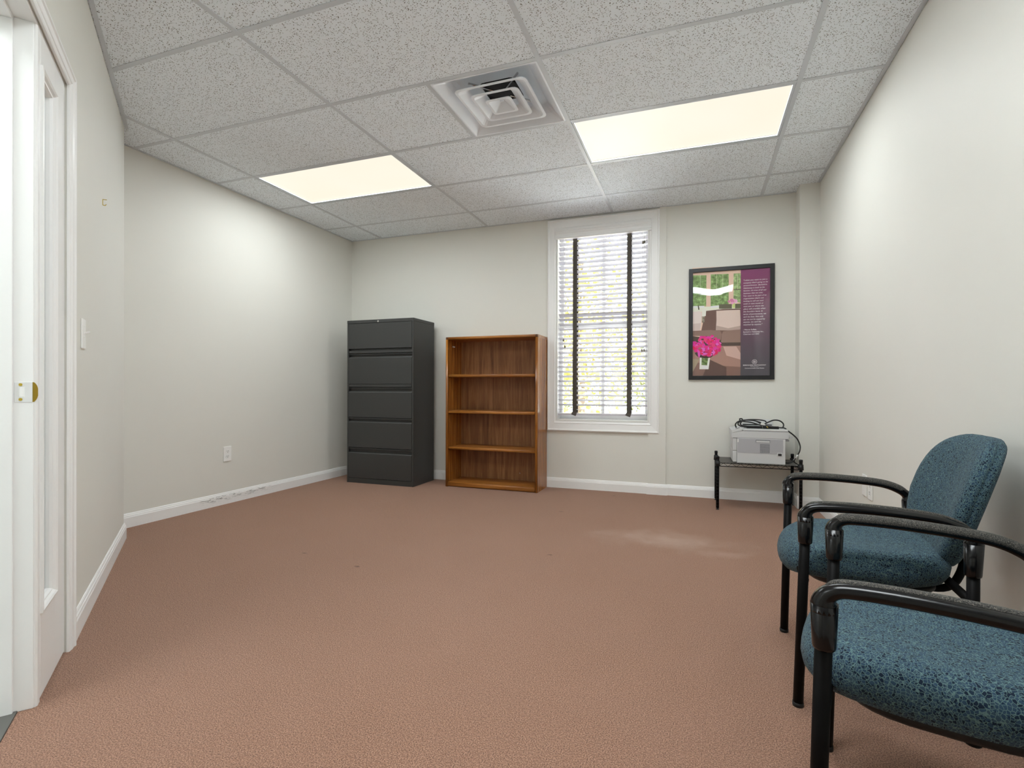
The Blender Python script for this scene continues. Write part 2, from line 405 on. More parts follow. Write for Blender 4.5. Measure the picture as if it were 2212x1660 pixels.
# baseboards
PB = [(0, 0), (.0135, 0), (.0135, .066), (.011, .072), (.0105, .078), (.007, .083), (.0065, .088), (.003, .0935), (0, .0935)]
def baseboard(name, p0, p1, nrm, m=WHITE, label=None, parent=None):
    bm = bm_new(); p0 = Vector(p0); p1 = Vector(p1); nv = Vector(nrm)
    vs = []
    for p in (p0, p1): vs.append([bm.verts.new((p.x+nv.x*a, p.y+nv.y*a, z)) for a, z in PB])
    k = len(PB)
    for j in range(k): bm.faces.new((vs[0][j], vs[0][(j+1) % k], vs[1][(j+1) % k], vs[1][j]))
    bm.faces.new(vs[0]); bm.faces.new(vs[1][::-1])
    return struct(name, bm, m, label, parent)
baseboard('baseboard_left', (XL, DC.y), (XL, YB), (1, 0), BASE, 'white baseboard with black scuff marks on the left wall')
baseboard('baseboard_back', (XL+.0135, YB), (-.412, YB), (0, -1), WHITE, 'white baseboard under the window')
baseboard('baseboard_strip', (-.4255, YB-.016), (-.2485, YB-.016), (0, -1), WHITE, 'short white baseboard block on the wall strip')
baseboard('baseboard_poster', (-.2485, YB), (.742, YB), (0, -1), WHITE, 'white baseboard behind the printer table')
baseboard('baseboard_column', (.7285, 4.428), (XR, 4.428), (0, -1), WHITE, 'white baseboard on the corner column front')
baseboard('baseboard_column_side', (.742, 4.4145), (.742, YB-.0135), (-1, 0), WHITE, 'white baseboard on the corner column side')
baseboard('baseboard_right', (XR, YF), (XR, 4.4145), (-1, 0), WHITE, 'white baseboard behind the chairs')
pd = lambda s: tuple((DC+DU*s)[:2])+(0,)
baseboard('baseboard_door', pd(-.008), pd(1.53), (DN.x, DN.y), WHITE, 'white baseboard below the light switch')

# ------------------------------------------------------------------ ceiling
def clip(poly, a, bb, cc):      # keep a*x+b*y>=c
    out = []
    for i in range(len(poly)):
        p, q = poly[i], poly[(i+1) % len(poly)]; dp = a*p[0]+bb*p[1]-cc; dq = a*q[0]+bb*q[1]-cc
        if dp >= 0: out.append(p)
        if (dp >= 0) != (dq >= 0):
            t = dp/(dp-dq); out.append((p[0]+(q[0]-p[0])*t, p[1]+(q[1]-p[1])*t))
    return out
def room_clip(x0, x1, y0, y1):
    base = [(x0, y0), (x1, y0), (x1, y1), (x0, y1)]; res = []
    base = clip(clip(clip(clip(base, 1, 0, XL), -1, 0, -XR), 0, -1, -YB), 0, 1, YF)
    for reg in (((0, 1, DC.y),), ((0, -1, -DC.y), (0, 1, ye), (DN.x, DN.y, DN.dot(DC))), ((0, -1, -ye), (1, 0, XS))):
        q = base
        for r in reg:
            if len(q) > 2: q = clip(q, *r)
        if len(q) > 2:
            ar = abs(sum(q[i][0]*q[(i+1) % len(q)][1]-q[(i+1) % len(q)][0]*q[i][1] for i in range(len(q))))/2
            if ar > .002: res.append(q)
    return res
b = bm_new()
for q in room_clip(-9, 9, -9, 9): prism(b, q, H+.16, H+.24)
ceil = struct('ceiling', b, PLASTER, 'suspended ceiling of white speckled tiles in a metal grid')
tx = [TX0+k*TU for k in range(-2, 4)]; ty = [TY0+k*TV for k in range(-6, 6)]
LIGHTS = {(-1, 2): 'ceiling light panel nearest the filing cabinet', (1, 2): 'ceiling light panel above the window side of the room', (1, -2): None}
VENT = (0, 1)
TW = .012
for i in range(-2, 3):
    for j in range(-6, 5):
        if (i, j) in LIGHTS: continue
        x0 = TX0+i*TU; y0 = TY0+j*TV; x1 = x0+TU
        if (i, j) == VENT: x1 = x0+TU/2
        qs = room_clip(x0+.003, x1-.003, y0+.003, y0+TV-.003)
        if not qs: continue
        b = bm_new()
        for q in qs: prism(b, q, H+.0025, H+.018)
        obj('ceiling_tile', b, TILE, ceil)
def tee(x0, x1, y0, y1, z=H):
    qs = room_clip(x0, x1, y0, y1)
    if not qs: return
    b = bm_new()
    for q in qs: prism(b, q, z, H+.03)
    obj('grid_tee', b, GRID, ceil)
for x in tx[1:-1]: tee(x-TW, x+TW, YF, YB, H-.0012)
for i in range(-2, 3):
    for y in ty: tee(TX0+i*TU+TW, TX0+(i+1)*TU-TW, y-TW, y+TW, H)
tee(TX0+TU/2-TW, TX0+TU/2+TW, TY0+TV+TW, TY0+2*TV-TW, H)
def angle(p0, p1, n):
    p0 = Vector((*p0, 0)); p1 = Vector((*p1, 0)); n = Vector((*n, 0)); b = bm_new()
    o = n*.0035
    q = [p0+o, p1+o, p1+n*.022, p0+n*.022]
    prism(b, [(v.x, v.y) for v in q], H-.0008, H+.025); obj('wall_angle', b, GRID, ceil)
angle((XL, DC.y), (XL, YB), (1, 0)); angle((XL, YB), (.742, YB), (0, -1)); angle((XR, YF), (XR, 4.428), (-1, 0))
angle(pd(-.01)[:2], pd(DSE)[:2], (DN.x, DN.y)); angle((XS, YF), (XR, YF), (0, 1))

# ceiling lights
def ceiling_light(i, j, label, watts=LAMP_W):
    cx = TX0+(i+.5)*TU; cy = TY0+(j+.5)*TV; hx = TU/2-TW-.001; hy = TV/2-TW-.001
    t = thing('ceiling_light', label, 'ceiling light', (cx, cy, H), 0, 'fluorescent ceiling panels')
    b = bm_new()
    for (x0, x1, y0, y1) in ((-hx, hx, -hy, -hy+.014), (-hx, hx, hy-.014, hy), (-hx, -hx+.014, -hy+.014, hy-.014), (hx-.014, hx, -hy+.014, hy-.014)):
        box(b, x0, x1, y0, y1, .001, .02, .0015)
    obj('frame', b, GRID, t)
    b = bm_new(); box(b, -hx, hx, -hy, hy, .02, .09); obj('housing', b, GRID, t)
    b = bm_new(); box(b, -hx+.014, hx-.014, -hy+.014, hy-.014, .009, .0145); obj('lens', b, LENS, t)
    ld = bpy.data.lights.new('panel_lamp', 'AREA'); ld.shape = 'RECTANGLE'; ld.size = 2*hx-.03; ld.size_y = 2*hy-.03
    ld.energy = watts;  ld.color = LAMP_COL
    lo = bpy.data.objects.new('panel_lamp', ld); COL.objects.link(lo); lo.parent = t; lo.location = (0, 0, .007)
    return t
ceiling_light(-1, 2, 'lit ceiling light panel over the left wall and filing cabinet')
ceiling_light(1, 2, 'lit ceiling light panel right of the air diffuser, nearest the poster wall')
ceiling_light(1, -2, 'lit ceiling light panel overhead at the camera, mirrored in the poster glass', LAMP_NEAR)

# air diffuser
def diffuser():
    cx = TX0+.75*TU; cy = TY0+1.5*TV; h = TV/2-TW-.001
    t = thing('air_diffuser', 'square white louvred air diffuser set in the ceiling grid', 'vent', (cx, cy, H))
    def ring(bm, prof, mi=0):   # square ring from list of (half size, z), rounded corners
        rows = []
        for hs, z in prof:
            rc = .004 if hs > .26 else min(.03, hs*.22); r = []
            for qx, qy, a0 in ((1, 1, 0), (-1, 1, 90), (-1, -1, 180), (1, -1, 270)):
                for k in range(4):
                    a = math.radians(a0+k*30); r.append(bm.verts.new((qx*(hs-rc)+rc*math.cos(a), qy*(hs-rc)+rc*math.sin(a), z)))
            rows.append(r)
        for a, bb in zip(rows, rows[1:]):
            for k in range(16):
                f = bm.faces.new((a[k], a[(k+1) % 16], bb[(k+1) % 16], bb[k])); f.material_index = mi
        return rows
    b = bm_new()
    ring(b, [(h, .0), (h-.008, -.001), (h-.012, .001), (h-.05, .038), (h-.07, .062), (h-.085, .076), (.098, .076)]); 
    obj('pan', b, VENTW, t)
    b = bm_new(); n = 24
    cyl(b, 0, 0, .077, .15, .100, 28); b.faces.ensure_lookup_table()
    obj('duct_neck', b, DARK, t)
    for a, zb, hh in ((.203, -.004, .034), (.138, -.008, .034), (.074, -.012, .032)):
        b = bm_new(); top = a-.057
        ring(b, [(a, zb+.004), (a, zb), (a-.014, zb), (top-.004 if top > .02 else .014, zb+hh), (top if top > .02 else .016, zb+hh+.002), (a-.006, zb+.006), (a, zb+.004)])
        if a < .1:
            r = ring(b, [(.016, zb+hh), (.004, zb+hh)]); b.faces.new(r[-1])
            box(b, -.009, .009, -.006, .006, zb+hh-.008, zb+hh)
        obj('louvre', b, VENTW, t)
    for k in range(4):
        b = bm_new(); m = Matrix.Rotation(k*PI/2+PI/4, 4, 'Z'); box(b, .05, .2, -.004, .004, .058, .066, 0, 0, m)
        obj('support_bracket', b, CHROME, t)
diffuser()

# ------------------------------------------------------------------ window
win = thing('window_1', 'white double hung window with mitred casing', None, (0, 0, 0), kind='structure')
CXA, CXB, CZA, CZB = -1.334, -.318, .533, 2.497
def mitre(name, parent, m, xo0, xo1, zo0, zo1, xi0, xi1, zi0, zi1, prof, ybase, mat=None, sides='LRTB'):
    """picture-frame casing; prof: list of (t across 0 outer..1 inner, height towards the room)"""
    out = []
    co = [(xo0, zo0), (xo1, zo0), (xo1, zo1), (xo0, zo1)]; ci = [(xi0, zi0), (xi1, zi0), (xi1, zi1), (xi0, zi1)]
    for k, s in enumerate('BRTL'):
        if s not in sides: continue
        bm = bm_new(); rows = []
        for e in (k, (k+1) % 4):
            r = [bm.verts.new((co[e][0]+(ci[e][0]-co[e][0])*t, ybase-hh, co[e][1]+(ci[e][1]-co[e][1])*t)) for t, hh in prof]
            rows.append(r)
        for j in range(len(prof)): bm.faces.new((rows[0][j], rows[0][(j+1) % len(prof)], rows[1][(j+1) % len(prof)], rows[1][j]))
        bm.faces.new(rows[0]); bm.faces.new(rows[1][::-1])
        out.append(obj(name, bm, m, parent))
    return out
CP = [(0, 0), (0, .020), (.06, .024), (.13, .024), (.17, .019), (.24, .017), (.74, .013), (.78, .016), (.84, .013), (.9, .010), (1, .009), (1, 0)]
mitre('casing', win, WHITE, CXA, CXB, CZA, CZB, WX0-.004, WX1+.004, WZ0-.004, WZ1+.004, CP, YB)
b = bm_new()   # reveal liner
box(b, WX0, WX0+.008, YB-.006, YB+WD, WZ0, WZ1); box(b, WX1-.008, WX1, YB-.006, YB+WD, WZ0, WZ1)
box(b, WX0+.008, WX1-.008, YB-.006, YB+WD, WZ0, WZ0+.012); box(b, WX0+.008, WX1-.008, YB-.006, YB+WD, WZ1-.012, WZ1)
obj('reveal', b, WHITE, win)
def sash(y, z0, z1):
    s = rbox('sash', win, WHITE, WX0+.008, WX0+.036, y, y+.03, z0, z1, bev=.002)
    rbox('stile', s, WHITE, WX1-.036, WX1-.008, y, y+.03, z0, z1, bev=.002)
    rbox('rail', s, WHITE, WX0+.036, WX1-.036, y, y+.03, z0, z0+.036, bev=.002)
    rbox('rail', s, WHITE, WX0+.036, WX1-.036, y, y+.03, z1-.03, z1, bev=.002)
    xm = (WX0+WX1)/2
    rbox('muntin', s, WHITE, xm-.015, xm+.015, y+.004, y+.026, z0+.036, z1-.03, bev=.002)
    for xa, xb in ((WX0+.036, xm-.015), (xm+.015, WX1-.036)):
        rbox('pane', s, GLASS, xa, xb, y+.012, y+.016, z0+.036, z1-.03)
sash(YB+.085, WZ0+.012, 1.53); sash(YB+.12, 1.50, WZ1-.012)

# venetian blind
bl = thing('window_blind', 'white slatted window blind with two dark patterned cloth tapes', 'blind', (0, 0, 0))
SY = YB+.034; SX0, SX1 = WX0+.012, WX1-.012; TILT = math.radians(21)
def slat_mesh(th=.0028, depth=.05, crown=.003):
    bm = bm_new(); n = 6; top = []; bot = []
    for i in range(n+1):
        t = -1+2*i/n; y = t*depth/2; zc = crown*(1-t*t)
        top.append((y, zc+th/2)); bot.append((y, zc-th/2))
    pr = top+bot[::-1]; rows = []
    for x in (SX0, SX1): rows.append([bm.verts.new((x, y, z)) for y, z in pr])
    for j in range(len(pr)): 
        f = bm.faces.new((rows[0][j], rows[0][(j+1) % len(pr)], rows[1][(j+1) % len(pr)], rows[1][j]))
    bm.faces.new(rows[0]); bm.faces.new(rows[1][::-1]); return bm
NS = 37; PITCHS = .0442; ZTOP = 2.322
s0 = obj('slat', slat_mesh(), SLAT, bl); slats = [s0]+[copy_obj(s0, bl) for _ in range(NS-1)]
for k, s in enumerate(slats):
    z = ZTOP-k*PITCHS
    s.location = (0, SY, z); s.rotation_euler = (-TILT + .015*math.sin(k*2.3), 0, .0)
    if k == 16: s.rotation_euler.x = -TILT-.25; s.location.z -= .006
    if k == NS-1: s.rotation_euler.x = -.05
zb = ZTOP-NS*PITCHS+.012
b = bm_new(); box(b, SX0, SX1, -.026, .026, -.009, .009, .003); o = obj('bottom_rail', b, SLAT, bl); o.location = (0, SY, zb); o.rotation_euler = (.10, -.008, 0)
# valance with moulded profile
b = bm_new(); VP = [(0, 0), (.014, 0), (.020, .004), (.020, .018), (.016, .024), (.016, .046), (.020, .050), (.022, .058), (.018, .066), (.024, .074), (.024, .080), (0, .080)]
rows = []
for x in (-1.262, -.386): rows.append([b.verts.new((x, YB-.012-a, 2.316+z)) for a, z in VP])
for j in range(len(VP)): b.faces.new((rows[0][j], rows[0][(j+1) % len(VP)], rows[1][(j+1) % len(VP)], rows[1][j]))
b.faces.new(rows[0]); b.faces.new(rows[1][::-1]); obj('valance', b, WHITE, bl)
for xc in (-1.077, -.581):
    b = bm_new(); yy = SY-.0275
    box(b, xc-.0195, xc+.0195, yy-.0018, yy, zb+.004, 2.316)
    box(b, xc-.0195, xc+.0195, SY+.0275, SY+.0293, zb+.004, 2.316)
    tp = obj('tape', b, TAPE, bl)
    b = bm_new(); m = Matrix.Translation((xc-.004, yy-.005, zb-.002)) @ Matrix.Rotation(.35, 4, 'Y') @ Matrix.Rotation(-.5, 4, 'X')
    box(b, -.022, .022, -.002, .012, -.016, .014, .002, 0, m); obj('tape_end', b, TAPE, tp)
for x, z in ((-.462, 2.222), (-.449, 2.228), (-1.184, 1.378), (-1.170, 1.318), (-.468, 1.268), (-.450, 1.270)):
    b = bm_new(); y = SY-.031
    frames_tube(b, [(x, y, 2.318), (x+.001, y-.001, z)], .0011, 6)
    c = obj('cord', b, CORD, bl)
    b = bm_new(); frames_tube(b, [(x, y-.001, z+.013), (x, y-.001, z+.009), (x, y-.001, z), (x, y-.001, z-.010), (x, y-.001, z-.014)], .008, 10, 0, [.35, .75, 1, .85, .4])
    obj('tassel', b, BRONZE, c)

# ------------------------------------------------------------------ doorway on the diagonal wall (local x along wall, y towards the room)
dr = thing('door_1', 'white painted doorway frame with a narrow glazed side panel', None, kind='structure'); dr.matrix_world = DM
PS = 1.935            # room-side corner of the strike jamb
# side panel frame: stiles, rails, bead, glass
y0, y1 = -.046, -.006; GS0, GS1, GZ0, GZ1 = 1.715, 1.888, .262, 1.870
sp = rbox('side_panel', dr, WHITE, DS0+.002, GS0, y0, y1, .006, DZ-.012, bev=.0015)
rbox('stile', sp, WHITE, GS1, PS-.04, y0, y1, .006, DZ-.012, bev=.0015)
rbox('rail', sp, WHITE, GS0, GS1, y0, y1, .006, GZ0, bev=.0008)
rbox('rail', sp, WHITE, GS0, GS1, y0, y1, GZ1, DZ-.012, bev=.0008)
bp = [(0, 0), (0, .006), (.25, .008), (.5, .004), (.7, -.002), (.85, -.003), (1, -.010), (1, -.02), (0, -.02)]
for k, o in enumerate(mitre('glazing_bead', sp, WHITE, GS0-.006, GS1+.006, GZ0-.006, GZ1+.006, GS0+.018, GS1-.018, GZ0+.018, GZ1-.018, [(t, -h) for t, h in bp], y1)): pass
rbox('glass', sp, GLASS, GS0+.006, GS1-.006, -.029, -.025, GZ0+.006, GZ1-.006)
# strike jamb with stop, and head jamb
jb = rbox('strike_jamb', dr, WHITE, PS-.04, PS, -.14, -.012, 0, DZ-.012, bev=.0015)
rbox('door_stop', jb, WHITE, PS, PS+.011, -.118, -.054, 0, DZ-.024, bev=.0015)
hj = rbox('head_jamb', dr, WHITE, DS0, DS1, -.14, -.006, DZ-.012, DZ+.012, bev=.0015)
rbox('head_stop', hj, WHITE, PS, DS1, -.118, -.054, DZ-.024, DZ-.012, bev=.0015)
b = bm_new(); sweep(b, [(PS-.022, -.012, 0), (PS-.022, -.012, DZ-.012)], [(-.018, 0), (-.018, .003), (-.012, .007), (.010, .007), (.018, .004), (.018, 0)][::-1], up=Vector((0, 1, 0)), smooth=False)
obj('jamb_casing', b, WHITE, dr)
rbox('far_jamb', dr, WHITE, DS1-.02, DS1, -.14, -.006, 0, DZ-.012, bev=.0015)
# casing right side and head, moulded
cpf = [(0, 0), (0, -.013), (.1, -.019), (.25, -.019), (.34, -.015), (.5, -.014), (.72, -.013), (.8, -.010), (.9, -.010), (1, -.007), (1, 0)]
mitre('casing', dr, WHITE, 1.522, DS1+.055, -.06, DZ+.042, DS0+.004, DS1, 0, DZ-.006, cpf, 0, sides='LT')
# strike plate: plate, brass lip, screws, latch hole
st = rbox('strike_plate', dr, NICKEL, PS-.0005, PS+.0014, -.052, -.014, .882, .940, bev=.0006)
b = bm_new()
pts = [(PS+.0010, -.014+.022*t, 0) for t in (0, .3, .6, .85, 1)]
rows = []
for k, t in enumerate((0, .35, .65, .85, 1)):
    hz = .029*math.sqrt(max(0, 1-(t*.93)**2)); x = PS+.0008-.004*t*t; rows.append([b.verts.new((x, -.014+.011*t, .911-hz)), b.verts.new((x, -.014+.011*t, .911+hz))])
for a, c in zip(rows, rows[1:]): b.faces.new((a[0], a[1], c[1], c[0]))
ex = bmesh.ops.solidify(b, geom=b.faces[:], thickness=.0012)
obj('strike_lip', b, BRASS, st)
rbox('latch_hole', st, PLATE, PS+.0004, PS+.0018, -.043, -.030, .897, .925, bev=.0006)
for z in (.890, .932):
    b = bm_new(); frames_tube(b, [(PS+.0012, -.039, z), (PS+.0026, -.039, z)], .0042, 12); s = obj('screw', b, BRASS, st)
# threshold and corridor
rbox('threshold', dr, ALU, PS-.03, DS1, -.105, -.0455, -.02, .004, bev=.002)
b = bm_new(); box(b, .6, DS1+1.2, -1.5, -.1055, -.06, -.002); struct('floor_corridor', b, TILEFL, 'pale corridor floor beyond the doorway', mat=DM)
b = bm_new(); box(b, .5, DS1+1.3, -1.6, -1.5, 0, 2.6); box(b, .5, .6, -1.5, -.14, 0, 2.6); box(b, DS1+1.2, DS1+1.3, -1.5, -.14, 0, 2.6)
struct('wall_corridor', b, CORR, 'white corridor wall beyond the doorway', mat=DM)
b = bm_new(); box(b, .5, DS1+1.3, -1.6, -.14, 2.6, 2.66); struct('ceiling_corridor', b, CORR, 'white corridor ceiling beyond the doorway', mat=DM)
ld = bpy.data.lights.new('corridor_fill', 'AREA'); ld.shape = 'RECTANGLE'; ld.size = 1.1; ld.size_y = .5; ld.energy = 26; ld.color = LAMP_COL  # added fill with no fixture, brightens the unseen corridor behind the side panel
lo = bpy.data.objects.new('corridor_fill', ld); COL.objects.link(lo); lo.matrix_world = DM @ Matrix.Translation((2.3, -.85, 2.59))

# wall plates
def wallplate(name, label, cat, mat, kind='outlet', group=None):
    """local x across, y out of wall, z up; origin at plate centre on the wall"""
    t = thing(name, label, cat, group=group); t.matrix_world = mat
    b = bm_new(); box(b, -.036, .036, 0, .006, -.059, .059, .003); obj('plate', b, PLATE, t)
    if kind == 'outlet':
        for z in (-.02, .02):
            b = bm_new(); prism(b, [(x*.0165, zz*.0145) for x, zz in ((-.6, -1), (.6, -1), (1, -.45), (1, .45), (.6, 1), (-.6, 1), (-1, .45), (-1, -.45))], .004, .0075, 0, Matrix.Translation((0, 0, z)) @ Matrix.Rotation(-PI/2, 4, 'X') @ Matrix.Scale(-1, 4, (0, 0, 1)) @ Matrix.Rotation(0, 4, 'Z'))
            for v in b.verts: v.co.y = abs(v.co.y)
            s = obj('socket', b, PLATE, t)
            b = bm_new(); box(b, -.0072, -.0050, .0070, .0079, z-.001, z+.008); box(b, .0045, .0068, .0070, .0079, z-.001, z+.007); box(b, -.0025, .0025, .0070, .0079, z-.0095, z-.005)
            obj('slot', b, DARK, s)
        b = bm_new(); frames_tube(b, [(0, .005, 0), (0, .0070, 0)], .003, 10); obj('screw', b, PLATE, t)
    elif kind == 'switch':
        b = bm_new(); box(b, -.005, .005, .004, .0075, -.012, .012, .001); box(b, -.0035, .0035, .005, .026, -.003, .004, .0012, 0, Matrix.Rotation(.35, 4, 'X')); obj('toggle', b, PLATE, t)
        for z in (-.03, .03):
            b = bm_new(); frames_tube(b, [(0, .005, z), (0, .0068, z)], .003, 10); obj('screw', b, PLATE, t)
    else:
        b = bm_new(); frames_tube(b, [(0, .005, .006), (0, .012, .006)], .0045, 10); obj('jack', b, DARK, t)
        for z in (-.042, .042):
            b = bm_new(); frames_tube(b, [(0, .005, z), (0, .0068, z)], .003, 10); obj('screw', b, PLATE, t)
    return t
def wm(p, nx, ny):  # local y -> wall normal
    n = Vector((nx, ny, 0)); x = n.cross(Vector((0, 0, 1)))
    return Matrix(((x.x, n.x, 0, p[0]), (x.y, n.y, 0, p[1]), (0, 0, 1, p[2]), (0, 0, 0, 1)))
wallplate('wall_outlet', 'white duplex outlet low on the left wall above scuffed baseboard', 'outlet', wm((XL, 3.048, .396), 1, 0))
wallplate('wall_outlet', 'white duplex outlet on the right wall, nearer the chair backrest', 'outlet', wm((XR, 3.198, .388), -1, 0))
wallplate('wall_jack_plate', 'white wall plate with small jack beside the right wall outlet', 'wall plate', wm((XR, 3.302, .392), -1, 0), 'jack')
wallplate('light_switch', 'white toggle light switch between door casing and wall corner', 'switch', DM @ Matrix.Translation((1.300, 0, 1.136)), 'switch')
hk = thing('wall_hook', 'tiny metal picture hook nailed high on the wall above the light switch', 'hook'); hk.matrix_world = DM @ Matrix.Translation((.81, 0, 1.807))
b = bm_new(); box(b, -.004, .004, 0, .002, -.014, .014, .0006); obj('back_strip', b, BRASS, hk)
b = bm_new(); frames_tube(b, [(0, .001, -.013), (0, .010, -.014), (0, .014, -.008)], .0018, 8); frames_tube(b, [(0, .001, .013), (0, .016, .014)], .0016, 8); obj('hook_arm', b, BRASS, hk)

# ------------------------------------------------------------------ filing cabinet
def cabinet():
    X0, X1, Y0, Y1, Z = -3.252, -2.507, 4.138, 4.53, 1.586
    t = thing('filing_cabinet', 'tall charcoal metal lateral filing cabinet with five drawers', 'cabinet', ((X0+X1)/2, Y0, 0))
    wd = (X1-X0)/2; dp = Y1-Y0; e = .016
    b = bm_new()
    box(b, -wd, -wd+e, 0, dp, 0, Z-.030, .0015); box(b, wd-e, wd, 0, dp, 0, Z-.030, .0015)
    box(b, -wd+e, wd-e, .03, dp, .05, Z-.03); box(b, -wd+e, wd-e, .003, dp-.01, 0, .048, .0015)
    obj('body', b, CAB, t)
    b = bm_new(); box(b, -wd-.001, wd+.001, -.001, dp, Z-.030, Z, .002); obj('top_cap', b, CAB, t)
    b = bm_new(); frames_tube(b, [(0, -.004, Z-.018), (0, .004, Z-.018)], .0085, 16); lk = obj('lock', b, CHROME, t); lk.location.x = -2.895-(X0+X1)/2
    b = bm_new(); box(b, -.001, .001, -.0046, -.003, Z-.022, Z-.014); obj('keyhole', b, DARK, lk)
    xi = wd-e-.003
    D = [(1.553, 1.306, 0), (1.228, .966, 1), (.894, .643, 1), (.602, .349, 1), (.301, .052, 1)]
    for k, (zt, zb, lip) in enumerate(D):
        b = bm_new()
        if lip:  # front with sloped top edge, pulled by a recessed lip above it
            pr = [(0, zb), (0, zt-.012), (.007, zt), (.026, zt), (.026, zb)]
        else: pr = [(.0, zb+.004), (0, zt), (.026, zt), (.026, zb)]
        r = [[b.verts.new((x, y, z)) for y, z in pr] for x in (-xi, xi)]
        for j in range(len(pr)): b.faces.new((r[0][j], r[0][(j+1) % len(pr)], r[1][(j+1) % len(pr)], r[1][j]))
        b.faces.new(r[0]); b.faces.new(r[1][::-1])
        d = obj('drawer', b, CAB, t)
        if k == 0:
            b = bm_new(); box(b, -xi, xi, .006, .03, 1.265, 1.290, .001); box(b, -xi, xi, .004, .028, 1.249, 1.2545, .001); obj('pull_rail', b, CAB, d)
        elif k == 1:
            b = bm_new(); box(b, -xi, xi, .001, .03, .937, .962, .001); box(b, -xi, xi, .004, .028, .923, .929, .001); obj('pull_rail', b, CAB, d)
        elif k < 4:
            b = bm_new(); z = D[k][1]; box(b, -xi, xi, .003, .028, z-.016, z-.006, .001); obj('pull_rail', b, CAB, d)
cabinet()

# ------------------------------------------------------------------ bookcase
def bookcase():
    X0, X1, Y0, Y1, Z = -2.247, -1.337, 4.280, 4.578, 1.408
    t = thing('bookcase', 'open oak laminate bookcase with four empty shelves', 'bookcase', ((X0+X1)/2, Y0, 0))
    w2 = (X1-X0)/2; dp = Y1-Y0; th = .024
    def edge(bm, x0, x1, z0, z1, vert):   # rounded front edging
        r = .012; pr = [(.014, -1), (.006, -1), (.0015, -.8), (0, -.4), (0, .4), (.0015, .8), (.006, 1), (.014, 1)]
        c0, c1 = ((x0, x1) if vert else (z0, z1)); mid = (c0+c1)/2; hf = (c1-c0)/2
        ends = (z0, z1) if vert else (x0, x1); rr = []
        for e in ends: rr.append([bm.verts.new((mid+s*hf, y, e) if vert else (e, y, mid+s*hf)) for y, s in pr])
        for j in range(len(pr)): 
            f = bm.faces.new((rr[0][j], rr[0][(j+1) % len(pr)], rr[1][(j+1) % len(pr)], rr[1][j])); f.smooth = j not in (len(pr)-1,)
        bm.faces.new(rr[0]); bm.faces.new(rr[1][::-1])
    for s in (-1, 1):
        a, c = sorted((s*w2, s*(w2-th)))
        b = bm_new(); box(b, a, c, .014, dp, 0, Z-th); sd = obj('side_panel', b, OAK, t)
        b = bm_new(); edge(b, a, c, 0, Z-th, True); obj('edging', b, OAK, sd)
        b = bm_new(); box(b, a, c, 0, .03, Z-th, Z, .006, seg=3); obj('corner_block', b, OAKD, t)
    b = bm_new(); box(b, -w2, w2, .03, dp, Z-th, Z, .0015); tp = obj('top_panel', b, OAKH, t)
    b = bm_new(); edge(b, -w2+th, w2-th, Z-th, Z, False); box(b, -w2+th, w2-th, .0139, .03, Z-th, Z); obj('edging', b, OAKH, tp)
    b = bm_new(); box(b, -w2+th, w2-th, dp-.008, dp-.002, .02, Z-th); obj('back_panel', b, OAKB, t)
    for z in (1.056, .716, .374):
        b = bm_new(); box(b, -w2+th+.001, w2-th-.001, .026, dp-.008, z-.025, z); sh = obj('shelf', b, OAKH, t)
        b = bm_new(); q = bm_new(); edge(b, -w2+th+.001, w2-th-.001, z-.025, z, False); bmesh.ops.translate(b, verts=b.verts[:], vec=(0, .012, 0)); q.free(); obj('edging', b, OAKH, sh)
    b = bm_new(); box(b, -w2+th, w2-th, .014, dp-.008, .006, .046); sh = obj('bottom_shelf', b, OAKH, t)
    b = bm_new(); edge(b, -w2+th, w2-th, .004, .046, False); obj('edging', b, OAKH, sh)
    b = bm_new(); box(b, -w2+th, -w2+th+.008, .095, .135, 1.318, 1.330, .001); obj('shelf_clip', b, TAG, t)
    for y, z in ((.07, 1.325), (.20, 1.322), (.25, 1.31)):
        b = bm_new(); frames_tube(b, [(-w2+th-.001, y, z), (-w2+th+.0008, y, z)], .0035, 8); obj('peg_hole', b, DARK, t)
    b = bm_new(); frames_tube(b, [(.19, dp-.0095, .115), (.19, dp-.007, .115)], .006, 10); obj('back_screw', b, CHROME, t)
bookcase()

